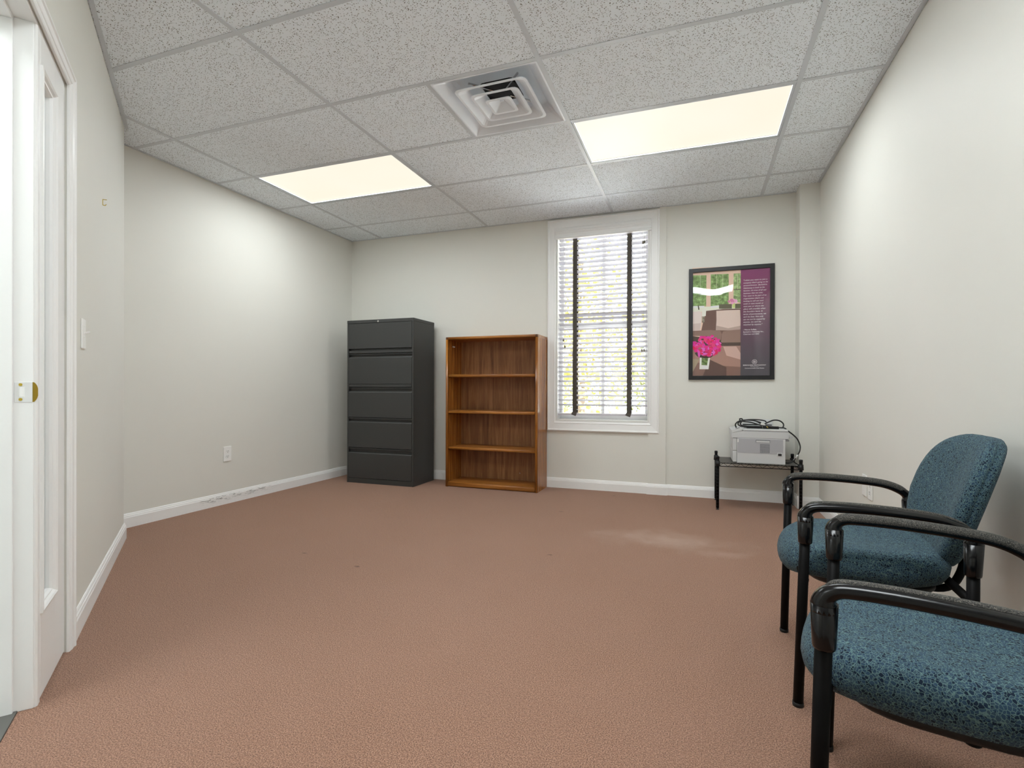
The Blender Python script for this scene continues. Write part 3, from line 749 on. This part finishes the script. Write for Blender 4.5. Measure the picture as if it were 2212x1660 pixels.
# ------------------------------------------------------------------ framed poster
def poster():
    PX0, PX1, PZ0, PZ1 = -.075, .588, 1.005, 1.952; Wd = PX1-PX0; Hh = PZ1-PZ0
    t = thing('framed_poster', 'black framed poster with sofa photo and purple quotation panel', 'poster', (0, YB, 0))
    fw = .033
    b = bm_new(); co = [(PX0, PZ0), (PX1, PZ0), (PX1, PZ1), (PX0, PZ1)]; ci = [(PX0+fw, PZ0+fw), (PX1-fw, PZ0+fw), (PX1-fw, PZ1-fw), (PX0+fw, PZ1-fw)]
    for o in mitre('frame_side', t, FRAMEB, PX0, PX1, PZ0, PZ1, PX0+fw, PX1-fw, PZ0+fw, PZ1-fw, [(0, .003), (0, .020), (.06, .022), (.94, .022), (1, .020), (1, .003)], 0): pass
    b.free()
    b = bm_new(); box(b, PX0+.005, PX1-.005, -.004, -.001, PZ0+.005, PZ1-.005); obj('backing', b, FRAMEB, t)
    U = lambda u: PX0+u*Wd
    def cp(x, y):
        u = (x-160)/1057; top = 190-80*u; bot = 1550-5*u; return (PX0+u*Wd, PZ1-(y-top)/(bot-top)*Hh)
    mats = []; idx = {}
    def mi(rgb, nz=0):
        k = (rgb, nz)
        if k not in idx:
            n = NT('print_%d' % len(idx)); c = tuple(min(.95, q*1.55+.01) for q in lin(*rgb)[:3])+(1,)
            if nz:
                q = n.noise(n.world(), nz, 3, .6); c = n.ramp(q, [(.3, tuple(v*.45 for v in c[:3])), (.5, c), (.72, tuple(min(1, v*1.7+.08) for v in c[:3]))])
            n.set(c, .6, 0, .2); idx[k] = len(mats); mats.append(n.m)
        return idx[k]
    b = bm_new(); lay = [0]
    def poly(pts, rgb, nz=0, step=True):
        lay[0] += 1
        y = -.0045-lay[0]*.00003
        vs = [b.verts.new((cp(*p)[0], y, cp(*p)[1])) for p in pts]; f = b.faces.new(vs); f.material_index = mi(rgb, nz)
    def ell(cx, cy, rx, ry, rgb, n=12, wob=0, step=True, nz=0):
        poly([(cx+rx*math.cos(2*PI*i/n)*(1+wob*random.uniform(-1, 1)), cy+ry*math.sin(2*PI*i/n)*(1+wob*random.uniform(-1, 1))) for i in range(n)], rgb, nz, step)
    poly([(205, 170), (813, 140), (813, 1530), (205, 1530)], (204, 176, 158))
    G = (112, 138, 82)
    poly([(205, 262), (385, 258), (383, 640), (205, 650)], G, 34); poly([(440, 248), (665, 240), (665, 615), (440, 640)], G, 34, False); poly([(725, 236), (813, 232), (813, 600), (725, 570)], (134, 156, 104), 34, False)
    for y in (440,): poly([(205, y), (385, y-8), (385, y), (205, y+8)], (120, 96, 82)); poly([(440, y-10), (665, y-18), (665, y-10), (440, y-2)], (120, 96, 82), 0, False); poly([(725, y-8), (813, y-12), (813, y-5), (725, y)], (74, 60, 54), 0, False)
    for x in (308, 515, 592, 775): poly([(x-1.5, 246), (x+1.5, 246), (x+1.5, 430), (x-1.5, 432)], (206, 198, 180), 0, False)
    poly([(280, 502), (455, 466), (592, 490), (560, 502)], (222, 222, 214))
    poly([(205, 652), (813, 632), (813, 700), (205, 712)], (222, 206, 190))
    poly([(215, 640), (360, 636), (360, 660), (215, 664)], (236, 230, 224)); poly([(440, 640), (545, 630), (545, 655), (440, 660)], (238, 234, 230), 0, False)
    poly([(545, 618), (705, 612), (705, 668), (545, 672)], (92, 88, 70)); poly([(745, 612), (813, 606), (813, 664), (745, 668)], (92, 92, 70), 0, False); poly([(275, 636), (288, 630), (298, 684), (282, 686)], (66, 62, 44), 0, False)
    poly([(708, 600), (742, 600), (744, 660), (712, 662)], (176, 190, 120))
    for k in range(14): ell(715+random.uniform(-58, 62), 580+random.uniform(-24, 22), 18, 16, random.choice([(214, 150, 178), (226, 176, 196), (190, 116, 150)]), 8, .2, k % 4 == 0)
    poly([(318, 960), (345, 840), (380, 700), (600, 674), (813, 668), (813, 1100), (318, 1040)], (104, 80, 72))
    poly([(330, 680), (384, 684), (378, 762), (330, 770)], (212, 204, 194)); poly([(328, 768), (366, 768), (362, 842), (330, 846)], (124, 116, 100), 60)
    poly([(205, 712), (300, 704), (328, 718), (318, 900), (304, 944), (205, 948)], (206, 192, 186)); poly([(205, 860), (316, 850), (306, 944), (205, 948)], (188, 172, 166), 0, False)
    poly([(512, 698), (640, 690), (806, 684), (812, 806), (812, 926), (660, 938), (506, 938), (514, 820)], (196, 178, 168)); poly([(506, 938), (512, 880), (660, 912), (812, 880), (812, 926), (660, 940)], (166, 146, 136))
    poly([(205, 948), (440, 934), (560, 944), (580, 985), (566, 1064), (400, 1010), (205, 1010)], (128, 102, 92)); poly([(582, 986), (600, 950), (720, 934), (813, 928), (813, 1104), (590, 1106), (576, 1060)], (132, 106, 96), 0, False)
    poly([(205, 1010), (566, 1058), (585, 1090), (813, 1086), (813, 1140), (205, 1140)], (72, 56, 48))
    poly([(205, 1136), (813, 1128), (813, 1530), (205, 1530)], (150, 116, 104)); poly([(205, 1330), (640, 1380), (813, 1390), (813, 1530), (205, 1530)], (118, 88, 78)); poly([(600, 1140), (760, 1136), (813, 1220), (813, 1300), (640, 1250)], (186, 156, 146), 0, False)
    poly([(430, 1300), (640, 1395), (640, 1530), (330, 1530)], (86, 62, 56)); poly([(205, 1290), (300, 1300), (205, 1470)], (150, 136, 112))
    poly([(305, 1268), (436, 1268), (416, 1420), (300, 1420)], (206, 206, 198)); poly([(328, 1280), (412, 1280), (396, 1372), (326, 1368)], (92, 116, 62), 60); poly([(338, 1372), (410, 1376), (404, 1414), (334, 1412)], (232, 228, 220))
    ell(370, 1225, 120, 60, (58, 40, 32), 14, .1)
    for k in range(120):
        a = random.uniform(0, 2*PI); r = math.sqrt(random.random()); x = 392+r*172*math.cos(a); y = 1125+r*132*math.sin(a)+(.0004*(x-392)**2)
        x = max(212+14, x)
        ell(x, y, random.uniform(14, 34), random.uniform(12, 28), random.choice([(236, 40, 150), (222, 26, 124), (204, 24, 84), (246, 90, 178), (190, 16, 96), (228, 52, 110)]), 7, .35, k % 12 == 0)
    poly([(270, 1180), (300, 1190), (312, 1240), (296, 1282), (280, 1250)], (236, 70, 170))
    obj('photo_print', b, mats, t)
    # purple panel with a printed colour fade
    n = NT('purple_print'); sx = n.n('ShaderNodeSeparateXYZ'); n.l(n.world(), sx.inputs[0])
    mr = n.n('ShaderNodeMapRange'); mr.inputs[1].default_value = PZ0; mr.inputs[2].default_value = PZ1; n.l(sx.outputs[2], mr.inputs[0])
    n.set(n.ramp(mr.outputs[0], [(.05, lin(80, 76, 84)), (.3, lin(96, 78, 93)), (.6, lin(122, 73, 99)), (.85, lin(140, 68, 110)), (1, lin(150, 68, 122))]), .55, 0, .3)
    b = bm_new(); xs = U(.618); box(b, xs, PX1-.02, -.0088, -.0045, PZ0+.02, PZ1-.02); pp = obj('quotation_panel', b, n.m, t)
    INK = plain('white_ink', (236, 228, 232), .6)
    def text(s, u0, u1, v, size, shear=0, bold=.0, center=False, name='lettering'):
        cu = bpy.data.curves.new('txt', 'FONT'); cu.body = s; cu.size = 1; cu.shear = shear; cu.offset = bold; cu.resolution_u = 2
        o = bpy.data.objects.new('txt', cu); me = bpy.data.meshes.new_from_object(o)
        xs_ = [q.co.x for q in me.vertices]; x0, x1 = min(xs_), max(xs_); sx_ = (u1-u0)*Wd/(x1-x0)
        for q in me.vertices: q.co = Vector((U(u0)+(q.co.x-x0)*sx_, -.0091, PZ1-v*Hh+q.co.y*size))
        me.materials.clear(); me.materials.append(INK)
        bpy.data.objects.remove(o); bpy.data.curves.remove(cu)
        k = bpy.data.objects.new(name, me); COL.objects.link(k); k.parent = pp
    L = ['"I think you want to join a', "company that's going to be", 'around forever. Berkshire', 'Hathaway is built to be', "forever, it's true of all our", 'business that we own.', 'You want to be part of an', "organization that's not", 'looking to sell out next', 'week or next month or', 'next year or where the', 'place will crumble when', 'the founders leave. In', 'terms of permanence, we', "can't be beat. Not only", 'can we not be topped by', "anyone, we can't be", 'matched by anyone."']
    E_ = [1130, 1138, 1128, 1100, 1123, 1080, 1122, 1092, 1088, 1088, 1090, 1110, 1078, 1118, 1088, 1108, 1058, 1075]
    for k, (s, e) in enumerate(zip(L, E_)): text(s, .648, (e-160)/1057, .1306+.0053+k*.02288, .0165, .28, .012)
    for s, e, v in (('- Warren Buffett,', 1005, .5635), ('Berkshire Hathaway Inc.,', 1092, .5834), ('Chairman and CEO', 1036, .6025)): text(s, .648, (e-160)/1057, v+.005, .0150, 0, .02)
    text('BERKSHIRE HATHAWAY', .648, .908, .8795, .0145, 0, .015); text('HomeServices', .732, .824, .889, .0075, 0, .01); text('Commonwealth Real Estate', .667, .887, .9045, .0115, 0, .015)
    b = bm_new(); cxl = U(.778); czl = PZ1-.845*Hh
    rr = [[b.verts.new((cxl+r*math.cos(2*PI*i/28), -.0091, czl+r*math.sin(2*PI*i/28))) for i in range(28)] for r in (.0192, .0166)]
    for i in range(28): b.faces.new((rr[0][i], rr[0][(i+1) % 28], rr[1][(i+1) % 28], rr[1][i]))
    for xa, xb, za, zb_ in ((-.009, -.0055, -.009, .009), (-.0055, .002, .006, .009), (-.0055, .002, -.0015, .0015), (-.0055, .002, -.009, -.006), (.001, .004, .001, .008), (.002, .0052, -.008, -.0005), (.0068, .0092, -.009, .009)):
        b.faces.new([b.verts.new((cxl+x, -.0091, czl+z)) for x, z in ((xa, za), (xb, za), (xb, zb_), (xa, zb_))])
    obj('emblem', b, INK, pp)
    # glazing, very slightly bowed as acrylic is
    b = bm_new(); nx, nz_ = 40, 24; rows = []
    for i in range(nx+1):
        r = []
        for j in range(nz_+1):
            x = PX0+.03+(Wd-.06)*i/nx; z = PZ0+.03+(Hh-.06)*j/nz_; a = i/nx; c = j/nz_
            r.append(b.verts.new((x, -.0135-.0034*math.sin(PI*c)-.0016*(2*c-1)*math.cos(2*PI*a/.55), z)))
        rows.append(r)
    for i in range(nx):
        for j in range(nz_):
            f = b.faces.new((rows[i][j], rows[i+1][j], rows[i+1][j+1], rows[i][j+1])); f.smooth = True
    bmesh.ops.solidify(b, geom=b.faces[:], thickness=.0015)
    bmesh.ops.recalc_face_normals(b, faces=b.faces[:])
    for f in b.faces:
        if abs(f.normal.y) < .7:
            f.smooth = False
            for e in f.edges: e.smooth = False
    obj('glazing', b, ACRYL, t)
poster()

# ------------------------------------------------------------------ wire shelf table, printer, cable
TZ = .362
def wire_table():
    X0, X1, Y0, Y1 = .146, .714, 4.178, 4.536
    t = thing('wire_shelf_table', 'low black wire shelf table carrying the printer', 'table', (0, 0, 0))
    for x, y in ((X0, Y0), (X1, Y0), (X0, Y1), (X1, Y1)):
        b = bm_new(); cyl(b, x, y, .012, TZ+.03, .0115, 14)
        lg = obj('leg', b, BLACKM, t)
        b = bm_new()
        for k in range(13): frames_tube(b, [(x, y, .03+k*.0254), (x, y, .033+k*.0254)], .0121, 14)
        tag(obj('leg_groove', b, BLACKP, lg), kind='stuff')
        b = bm_new(); frames_tube(b, [(x, y, TZ+.030), (x, y, TZ+.044), (x, y, TZ+.048)], .0128, 14, 0, [1, 1, .8]); obj('cap', b, BLACKP, lg)
        b = bm_new(); frames_tube(b, [(x, y, 0), (x, y, .004), (x, y, .006), (x, y, .014)], .012, 14, 0, [1, 1, .55, .55]); obj('foot', b, BLACKP, lg)
        b = bm_new(); frames_tube(b, [(x, y, TZ-.028), (x, y, TZ+.012)], .0175, 14, 0, [1.08, .95]); obj('corner_collar', b, BLACKP, t)
    W_ = .0028
    def side(p, q):
        b = bm_new(); p = Vector(p); q = Vector(q); d = q-p; n = max(4, round(d.length/.062))
        frames_tube(b, [p, q], W_, 8); dz = Vector((0, 0, -.024)); frames_tube(b, [p+dz, q+dz], W_, 8)
        zz = []
        for k in range(n): zz += [p+d*(k/n)+dz, p+d*((k+.5)/n)]
        zz.append(q+dz); frames_tube(b, zz, .0018, 6); obj('edge_truss', b, BLACKM, t)
    z = TZ-.004
    side((X0+.012, Y0, z), (X1-.012, Y0, z)); side((X0+.012, Y1, z), (X1-.012, Y1, z)); side((X0, Y0+.012, z), (X0, Y1-.012, z)); side((X1, Y0+.012, z), (X1, Y1-.012, z))
    b = bm_new(); n = 23
    for k in range(1, n):
        x = X0+(X1-X0)*k/n; frames_tube(b, [(x, Y0, TZ-.0022), (x, Y1, TZ-.0022)], .0019, 6)
    for y in (Y0+.09, (Y0+Y1)/2, Y1-.09): frames_tube(b, [(X0, y, TZ-.0062), (X1, y, TZ-.0062)], .0025, 6)
    obj('wire_deck', b, BLACKM, t)
    rbox('shelf_liner', t, LINER, X0+.014, X1-.014, Y0+.006, Y1-.006, TZ-.0006, TZ)
wire_table()
def printer():
    X0, Y0, Y1 = .254, 4.200, 4.545; Z0 = TZ+.001
    t = thing('printer', 'light grey laser printer standing side-on on the wire table', 'printer', (X0, Y0, Z0))
    dp = Y1-Y0
    def P(name, m, *a, bev=.003, parent=t):
        return rbox(name, parent, m, *a, bev=bev)
    body = P('body', PRN, .030, .362, 0, dp-.02, .0, .190)
    P('front_cover', PRN, 0, .029, .004, dp-.02, .004, .090, bev=.005); P('front_door', PRN, 0, .029, .004, dp-.02, .0915, .192, bev=.005)
    P('seam', PRN3, .002, .378, .0012, dp-.012, .187, .196, bev=0); P('lid_seam', PRN3, .072, .378, .0012, dp-.004, .240, .248, bev=0)
    P('side_inset', PRN2, .034, .345, -.0018, .01, .078, .186, bev=.0008, parent=body)
    hr = P('hand_grip', PRN3, .160, .258, -.0032, .0, .160, .180, bev=.001, parent=body); P('grip_lip', PRN, .163, .255, -.0042, 0, .161, .174, bev=.001, parent=hr)
    v = P('vent', PRN3, .190, .256, -.0030, 0, .085, .148, bev=.0008, parent=body)
    for k in range(6): P('vent_bar', PRN, .192, .254, -.0042, -.001, .090+k*.0092, .0935+k*.0092, bev=0, parent=v) if False else None
    b = bm_new()
    for k in range(7): box(b, .192, .254, -.0044, -.002, .089+k*.0084, .0915+k*.0084)
    for k in range(7): box(b, .194+k*.0095, .1955+k*.0095, -.0042, -.002, .088, .144)
    obj('vent_grille', b, PRN2, body)
    s = P('power_inlet', PRN, .306, .342, -.0030, 0, .060, .088, bev=.001, parent=body); P('inlet_socket', DARK, .312, .336, -.0042, 0, .065, .082, bev=.0008, parent=s)
    P('latch_mark', PRN2, .294, .304, -.0025, 0, .160, .168, bev=.0004, parent=body); P('cover_catch', TAG, .033, .041, -.004, 0, .158, .182, bev=.001, parent=body)
    # scanner section with sloped control panel at its front
    b = bm_new(); pr = [(-.003, .192), (.380, .192), (.382, .196), (.382, .243), (.086, .243), (.066, .244), (-.006, .228), (-.008, .20)]
    prism(b, pr, 0, dp, 0, Matrix(((1, 0, 0, 0), (0, 0, 1, 0), (0, 1, 0, 0), (0, 0, 0, 1))))
    obj('scanner_unit', b, PRN, t)
    b = bm_new(); pr = [(-.007, .229), (.062, .245), (.080, .262), (.004, .252), (-.007, .246)]
    prism(b, pr, .002, dp-.002, 0, Matrix(((1, 0, 0, 0), (0, 0, 1, 0), (0, 1, 0, 0), (0, 0, 0, 1)))); cp_ = obj('control_panel', b, PRN, t)
    for k in range(4):
        b = bm_new(); m = Matrix.Translation((.024+.009*k, .03+.02*k, .2575+.001*k)); box(b, -.004, .004, -.006, .006, -.001, .002, .0006, 0, m); obj('button', b, DARK if k % 2 else PRN3, cp_)
    ld_ = P('lid', PRN, .070, .380, 0, dp, .2445, .262, bev=.005); P('lid_tab', PRN2, .19, .26, -.002, .01, .2455, .251, bev=.001, parent=ld_)
    af = P('document_feeder', PRN, .068, .300, .16, dp, .262, .318, bev=.012); P('feeder_slot', DARK, .082, .290, .157, .17, .281, .288, bev=.001, parent=af); P('feeder_tray', PRN, .08, .298, .07, .16, .263, .277, bev=.004, parent=af)
    P('rear_hinge', PRN, .382, .400, .02, .05, .196, .222, bev=.004); P('rear_tab', PRN2, .362, .392, .03, .06, .172, .186, bev=.002)
    b = bm_new(); frames_tube(b, [(.401, .012, .205), (.401, .03, .205)], .011, 12); obj('hinge_knob', b, PRN, t)
printer()
PX, PY, PZ = .254, 4.200, TZ+.001
for x0, x1, yy, lab in ((.100, .208, .030, 'flat black power adapter on printer lid, nearer its control panel'), (.214, .322, .026, 'flat black power adapter on printer lid, nearer the column')):
    o = rbox('power_adapter', None, BLACKP, x0, x1, yy, yy+.034, 0, .019, bev=.003); o.location = (PX, PY, PZ+.2622)
    tag(o, lab, 'adapter', 'adapters on the printer lid')
def cable():
    t = thing('power_cable', 'coiled black power cable heaped on the printer and trailing down behind', 'cable', (PX, PY, PZ+.262))
    C1 = [(.028, .05, .002), (.022, .05, .028), (.045, .05, .052), (.09, .045, .062), (.15, .05, .060), (.20, .055, .045), (.215, .05, .030), (.25, .05, .050), (.29, .055, .066), (.33, .06, .062), (.355, .06, .040), (.352, .05, .016), (.335, .045, .010), (.30, .03, .0155), (.26, .02, .018), (.20, .03, .026), (.13, .035, .047), (.08, .035, .052), (.056, .045, .058), (.052, .05, .070), (.066, .05, .072), (.072, .05, .060), (.058, .05, .038), (.064, .045, .022), (.10, .03, .0165)]
    b = bm_new(); frames_tube(b, catmull(C1, 6), .0050, 8); obj('coil', b, CABLE, t)
    C2 = [(.105, .04, .016), (.06, .05, .014), (.04, .055, .032), (.06, .06, .052), (.11, .06, .062), (.16, .05, .058), (.205, .045, .034), (.225, .04, .0165), (.24, .035, .012)]
    b = bm_new(); frames_tube(b, catmull(C2, 6), .0048, 8); obj('loop', b, CABLE, t)
    C4 = [(.07, .06, .060), (.13, .07, .066), (.18, .07, .066), (.225, .07, .060), (.24, .065, .050)]
    b = bm_new(); frames_tube(b, catmull(C4, 6), .0046, 8); obj('loop', b, CABLE, t)
    C3 = [(.335, .045, .010), (.362, .045, .008), (.385, .05, -.012), (.42, .05, -.040), (.450, .05, -.075), (.466, .05, -.120), (.464, .05, -.160), (.450, .05, -.190), (.430, .05, -.225), (.41, .05, -.246), (.385, .06, -.2555), (.365, .10, -.2562)]
    b = bm_new(); frames_tube(b, catmull(C3, 6), .0048, 8); obj('trailing_lead', b, CABLE, t)
    b = bm_new(); frames_tube(b, [(.451, .05, -.188), (.436, .05, -.215)], .0062, 8); frames_tube(b, [(.436, .05, -.215), (.418, .05, -.240)], .0042, 8); obj('lead_tag', b, TAG, t)
    b = bm_new(); m = Matrix.Translation((.212, .027, .034)) @ Matrix.Rotation(.5, 4, 'Y'); box(b, -.016, .016, -.001, .001, -.009, .009, 0, 0, m); obj('paper_tag', b, TAG, t)
    b = bm_new(); frames_tube(b, [(.236, .018, .020), (.246, .014, .010)], .003, 8); obj('plug_pin', b, BRASS, t)
cable()

# ------------------------------------------------------------------ armchairs (local -x is the front)
def superell(hx0, hx1, hy0, hy1, n=40, p=3.2):
    out = []
    for i in range(n):
        a = 2*PI*i/n; c, s = math.cos(a), math.sin(a)
        x = math.copysign(abs(c)**(2/p), c); y = math.copysign(abs(s)**(2/p), s)
        tt = (x+1)/2; hy = hy0+(hy1-hy0)*tt
        out.append((hx0+(hx1-hx0)*tt, y*hy))
    return out
def make_chair(label, loc, rz):
    t = thing('armchair', label, 'chair', loc, rz, 'teal patterned armchairs along the right wall')
    # seat cushion
    ol = superell(-.224, .205, .232, .215, 48, 3.0)
    ol = [(x-.022*(1-(y/.23)**2)*max(0, -x/.25), y) for x, y in ol]
    def dish(p):
        z = p.z + .012*(p.y/.23)**2 - .030*max(0, (-.10-p.x)/.16)**2 + .012*max(0, (p.x-.05)/.15)
        return Vector((p.x, p.y, z))
    b = bm_new(); pillow(b, ol, [(.0, .352), (.55, .352), (.84, .354), (.93, .362), (.985, .382), (1, .402), (.985, .422), (.95, .437), (.88, .447), (.75, .452), (.5, .452), (.25, .451), (.02, .451)], dish); obj('seat', b, FABRIC, t)
    ol2 = superell(-.175, .17, .18, .17, 32, 3.5)
    b = bm_new(); pillow(b, ol2, [(.0, .334), (.8, .334), (.95, .338), (1, .348), (1, .362), (.5, .362)], None); obj('seat_pan', b, BLACKP, t)
    # backrest cushion: built flat in (y, height), then tilted and wrapped
    hb = []
    NB = 48
    for i in range(NB):
        a = 2*PI*i/NB; c, s = math.cos(a), math.sin(a); p = 3.3
        y = math.copysign(abs(c)**(2/p), c); v = math.copysign(abs(s)**(2/p), s)
        wv = .218*(1-.26*max(0, -v)**1.3-.05*max(0, v)**3)
        hb.append((y*wv, .595+v*.195))
    def lean(p):
        y, h, d = p.x, p.y, p.z           # d: thickness, 0 front .. back
        k = (h-.42)/.37
        x = .158+.095*k+.02*k*k - .045*(y/.22)**2 + d
        return Vector((x, y, h))
    b = bm_new(); pillow(b, hb, [(.02, -.006), (.3, -.005), (.6, -.003), (.82, .0), (.92, .006), (.98, .016), (1, .028), (.99, .036), (.975, .038), (.985, .042), (.975, .054), (.93, .062), (.8, .066), (.4, .067), (.02, .067)], lean); obj('backrest', b, FABRIC, t)
    for s in (-1, 1):
        b = bm_new(); frames_tube(b, catmull([(.0, s*.09, .345), (.12, s*.09, .345), (.19, s*.09, .352), (.222, s*.09, .40), (.235, s*.09, .48), (.25, s*.09, .56)], 5), .011, 10)
        obj('back_bracket', b, BLACKM, t)
    b = bm_new(); frames_tube(b, [(-.19, -.262, .376), (-.19, .262, .376)], .0115, 12)
    obj('cross_tube', b, BLACKM, t); b = bm_new()
    frames_tube(b, [(.188, -.262, .376), (.188, .262, .376)], .0115, 12)
    obj('cross_tube', b, BLACKM, t)
    for s in (-1, 1):
        yl, ya = s*.247, s*.275
        at = lambda z: yl+(ya-yl)*z/.6
        b = bm_new(); frames_tube(b, [(-.204, yl, .006), (-.19, at(.52), .52)], .0138, 16); fl = obj('front_leg', b, BLACKM, t)
        b = bm_new(); frames_tube(b, [(-.204, yl, 0), (-.204, yl, .012)], .0150, 16); obj('glide', b, BLACKP, fl)
        b = bm_new(); frames_tube(b, [(.197, yl, .006), (.19, at(.47), .47)], .0138, 16); rl = obj('rear_leg', b, BLACKM, t)
        b = bm_new(); frames_tube(b, [(.199, yl, 0), (.197, yl, .03)], .0158, 16, 0, [1.15, .95]); obj('glide', b, BLACKP, rl)
        for x, z0, z1, nm in ((-.19, .485, .562, fl), (.19, .445, .530, rl)):
            b = bm_new(); frames_tube(b, [(x, at(z0), z0), (x, at(z0+.004), z0+.004), (x, at(z1), z1)], .0185, 18, 0, [.95, 1, 1.15]); obj('sleeve', b, BLACKG, nm)
        # arm
        path = catmull([(-.19, at(.55), .548), (-.189, at(.57), .570), (-.175, ya, .585), (-.145, ya, .591), (-.06, ya, .593), (.05, ya, .589), (.12, ya, .581), (.165, ya, .564), (.187, at(.55), .545), (.19, at(.52), .520)], 5)
        b = bm_new(); sweep(b, path, circ(.0215, 16, .0165), up=Vector((0, 1, 0)) if False else Vector((0, 0, 1)), caps=True)
        b.free(); b = bm_new()
        n = len(path); rings = []
        for i, p in enumerate(path):
            d = (path[min(i+1, n-1)]-path[max(i-1, 0)]).normalized(); sd = Vector((0, 1, 0)); v = d.cross(sd).normalized()
            if v.z < 0 or (abs(v.z) < .2 and v.x > 0 and i < n/2): pass
            rings.append([b.verts.new(p+sd*(.0165+.0045*(1-abs(d.x)))*math.cos(2*PI*j/16)+v*(.0128+.008*(1-abs(d.x)))*math.sin(2*PI*j/16)) for j in range(16)])
        for r0, r1 in zip(rings, rings[1:]):
            for j in range(16):
                f = b.faces.new((r0[j], r0[(j+1) % 16], r1[(j+1) % 16], r1[j])); f.smooth = True
        b.faces.new(rings[0]); b.faces.new(rings[-1][::-1]); ar = obj('armrest', b, BLACKG, t)
        # soft pad on the inner upper face of the arm
        mid = path[8:-8]; n = len(mid); b = bm_new(); rings = []
        for i, p in enumerate(mid):
            d = (mid[min(i+1, n-1)]-mid[max(i-1, 0)]).normalized(); sd = Vector((0, 1, 0)); v = sd.cross(d).normalized()
            if v.z < 0: v = -v
            inn = -s*sd; e = min(1, i/2.5, (n-1-i)/2.5); e = .25+.75*e
            ax = (inn*.64-v*.77); up_ = (inn*.77+v*.64)
            c = p+inn*.0075+v*.0065
            rings.append([b.verts.new(c+ax*.0118*math.cos(2*PI*j/14)*(.8+.2*e)+up_*.0088*e*math.sin(2*PI*j/14)) for j in range(14)])
        for r0, r1 in zip(rings, rings[1:]):
            for j in range(14):
                f = b.faces.new((r0[j], r0[(j+1) % 14], r1[(j+1) % 14], r1[j])); f.smooth = True
        b.faces.new(rings[0]); b.faces.new(rings[-1][::-1]); obj('arm_pad', b, PAD, ar)
    return t
RA = -math.radians(4.0); RB = -math.radians(14.0)
def chair_at(label, fx, fy, rz): make_chair(label, (fx+.19*math.cos(rz), fy+.19*math.sin(rz), 0), rz)
chair_at('teal patterned armchair with its whole backrest in view, nearer the printer', .311, 1.912, RA)
chair_at('teal patterned armchair nearest the camera, cut off by the right edge', .270, 1.248, RB)

# ------------------------------------------------------------------ outside
b = bm_new(); box(b, -14, 10, YB+WD+.02, 26, -.7, -.5); struct('ground_outside', b, LAWN, 'pale gravel ground outside the window')
def tree(x, y, h, r, k, label, seed):
    rnd = random.Random(seed)
    t = thing('tree', label, 'tree', (x, y, -.5), 0, 'trees outside the window')
    b = bm_new(); frames_tube(b, catmull([(0, 0, 0), (.05, .02, h*.3), (-.04, .05, h*.6), (.02, 0, h*.9)], 4), .12, 8, 0, None); obj('trunk', b, BARK, t)
    b = bm_new()
    for _ in range(2600):
        a = rnd.uniform(0, 2*PI); cz = rnd.uniform(-1, 1); rr = rnd.random()**.45
        q = math.sqrt(1-cz*cz); p = Vector((r*rr*q*math.cos(a), r*rr*q*math.sin(a), h*.56+h*.46*rr*cz))
        d1 = Vector((rnd.uniform(-1, 1), rnd.uniform(-1, 1), rnd.uniform(-1, 1))).normalized(); d2 = d1.orthogonal().normalized(); s = rnd.uniform(.05, .11)
        b.faces.new([b.verts.new(p+d1*s), b.verts.new(p+d2*s*.55), b.verts.new(p-d1*s), b.verts.new(p-d2*s*.55)])
    tag(obj('foliage', b, LEAF[k], t), kind='stuff')
tree(-2.3, 10.0, 4.6, 1.45, 0, 'yellow leaved tree behind the blind, left half of the window', 1)
tree(.75, 10.6, 5.6, 1.5, 0, 'yellow leaved tree behind the blind, right half of the window', 2)
tree(-4.6, 14.6, 3.0, 1.5, 1, 'low greenish tree far behind the blind, lower left of the window', 3)
tree(-.7, 14.6, 3.2, 1.6, 1, 'low greenish tree far behind the blind, between the yellow trees', 4)
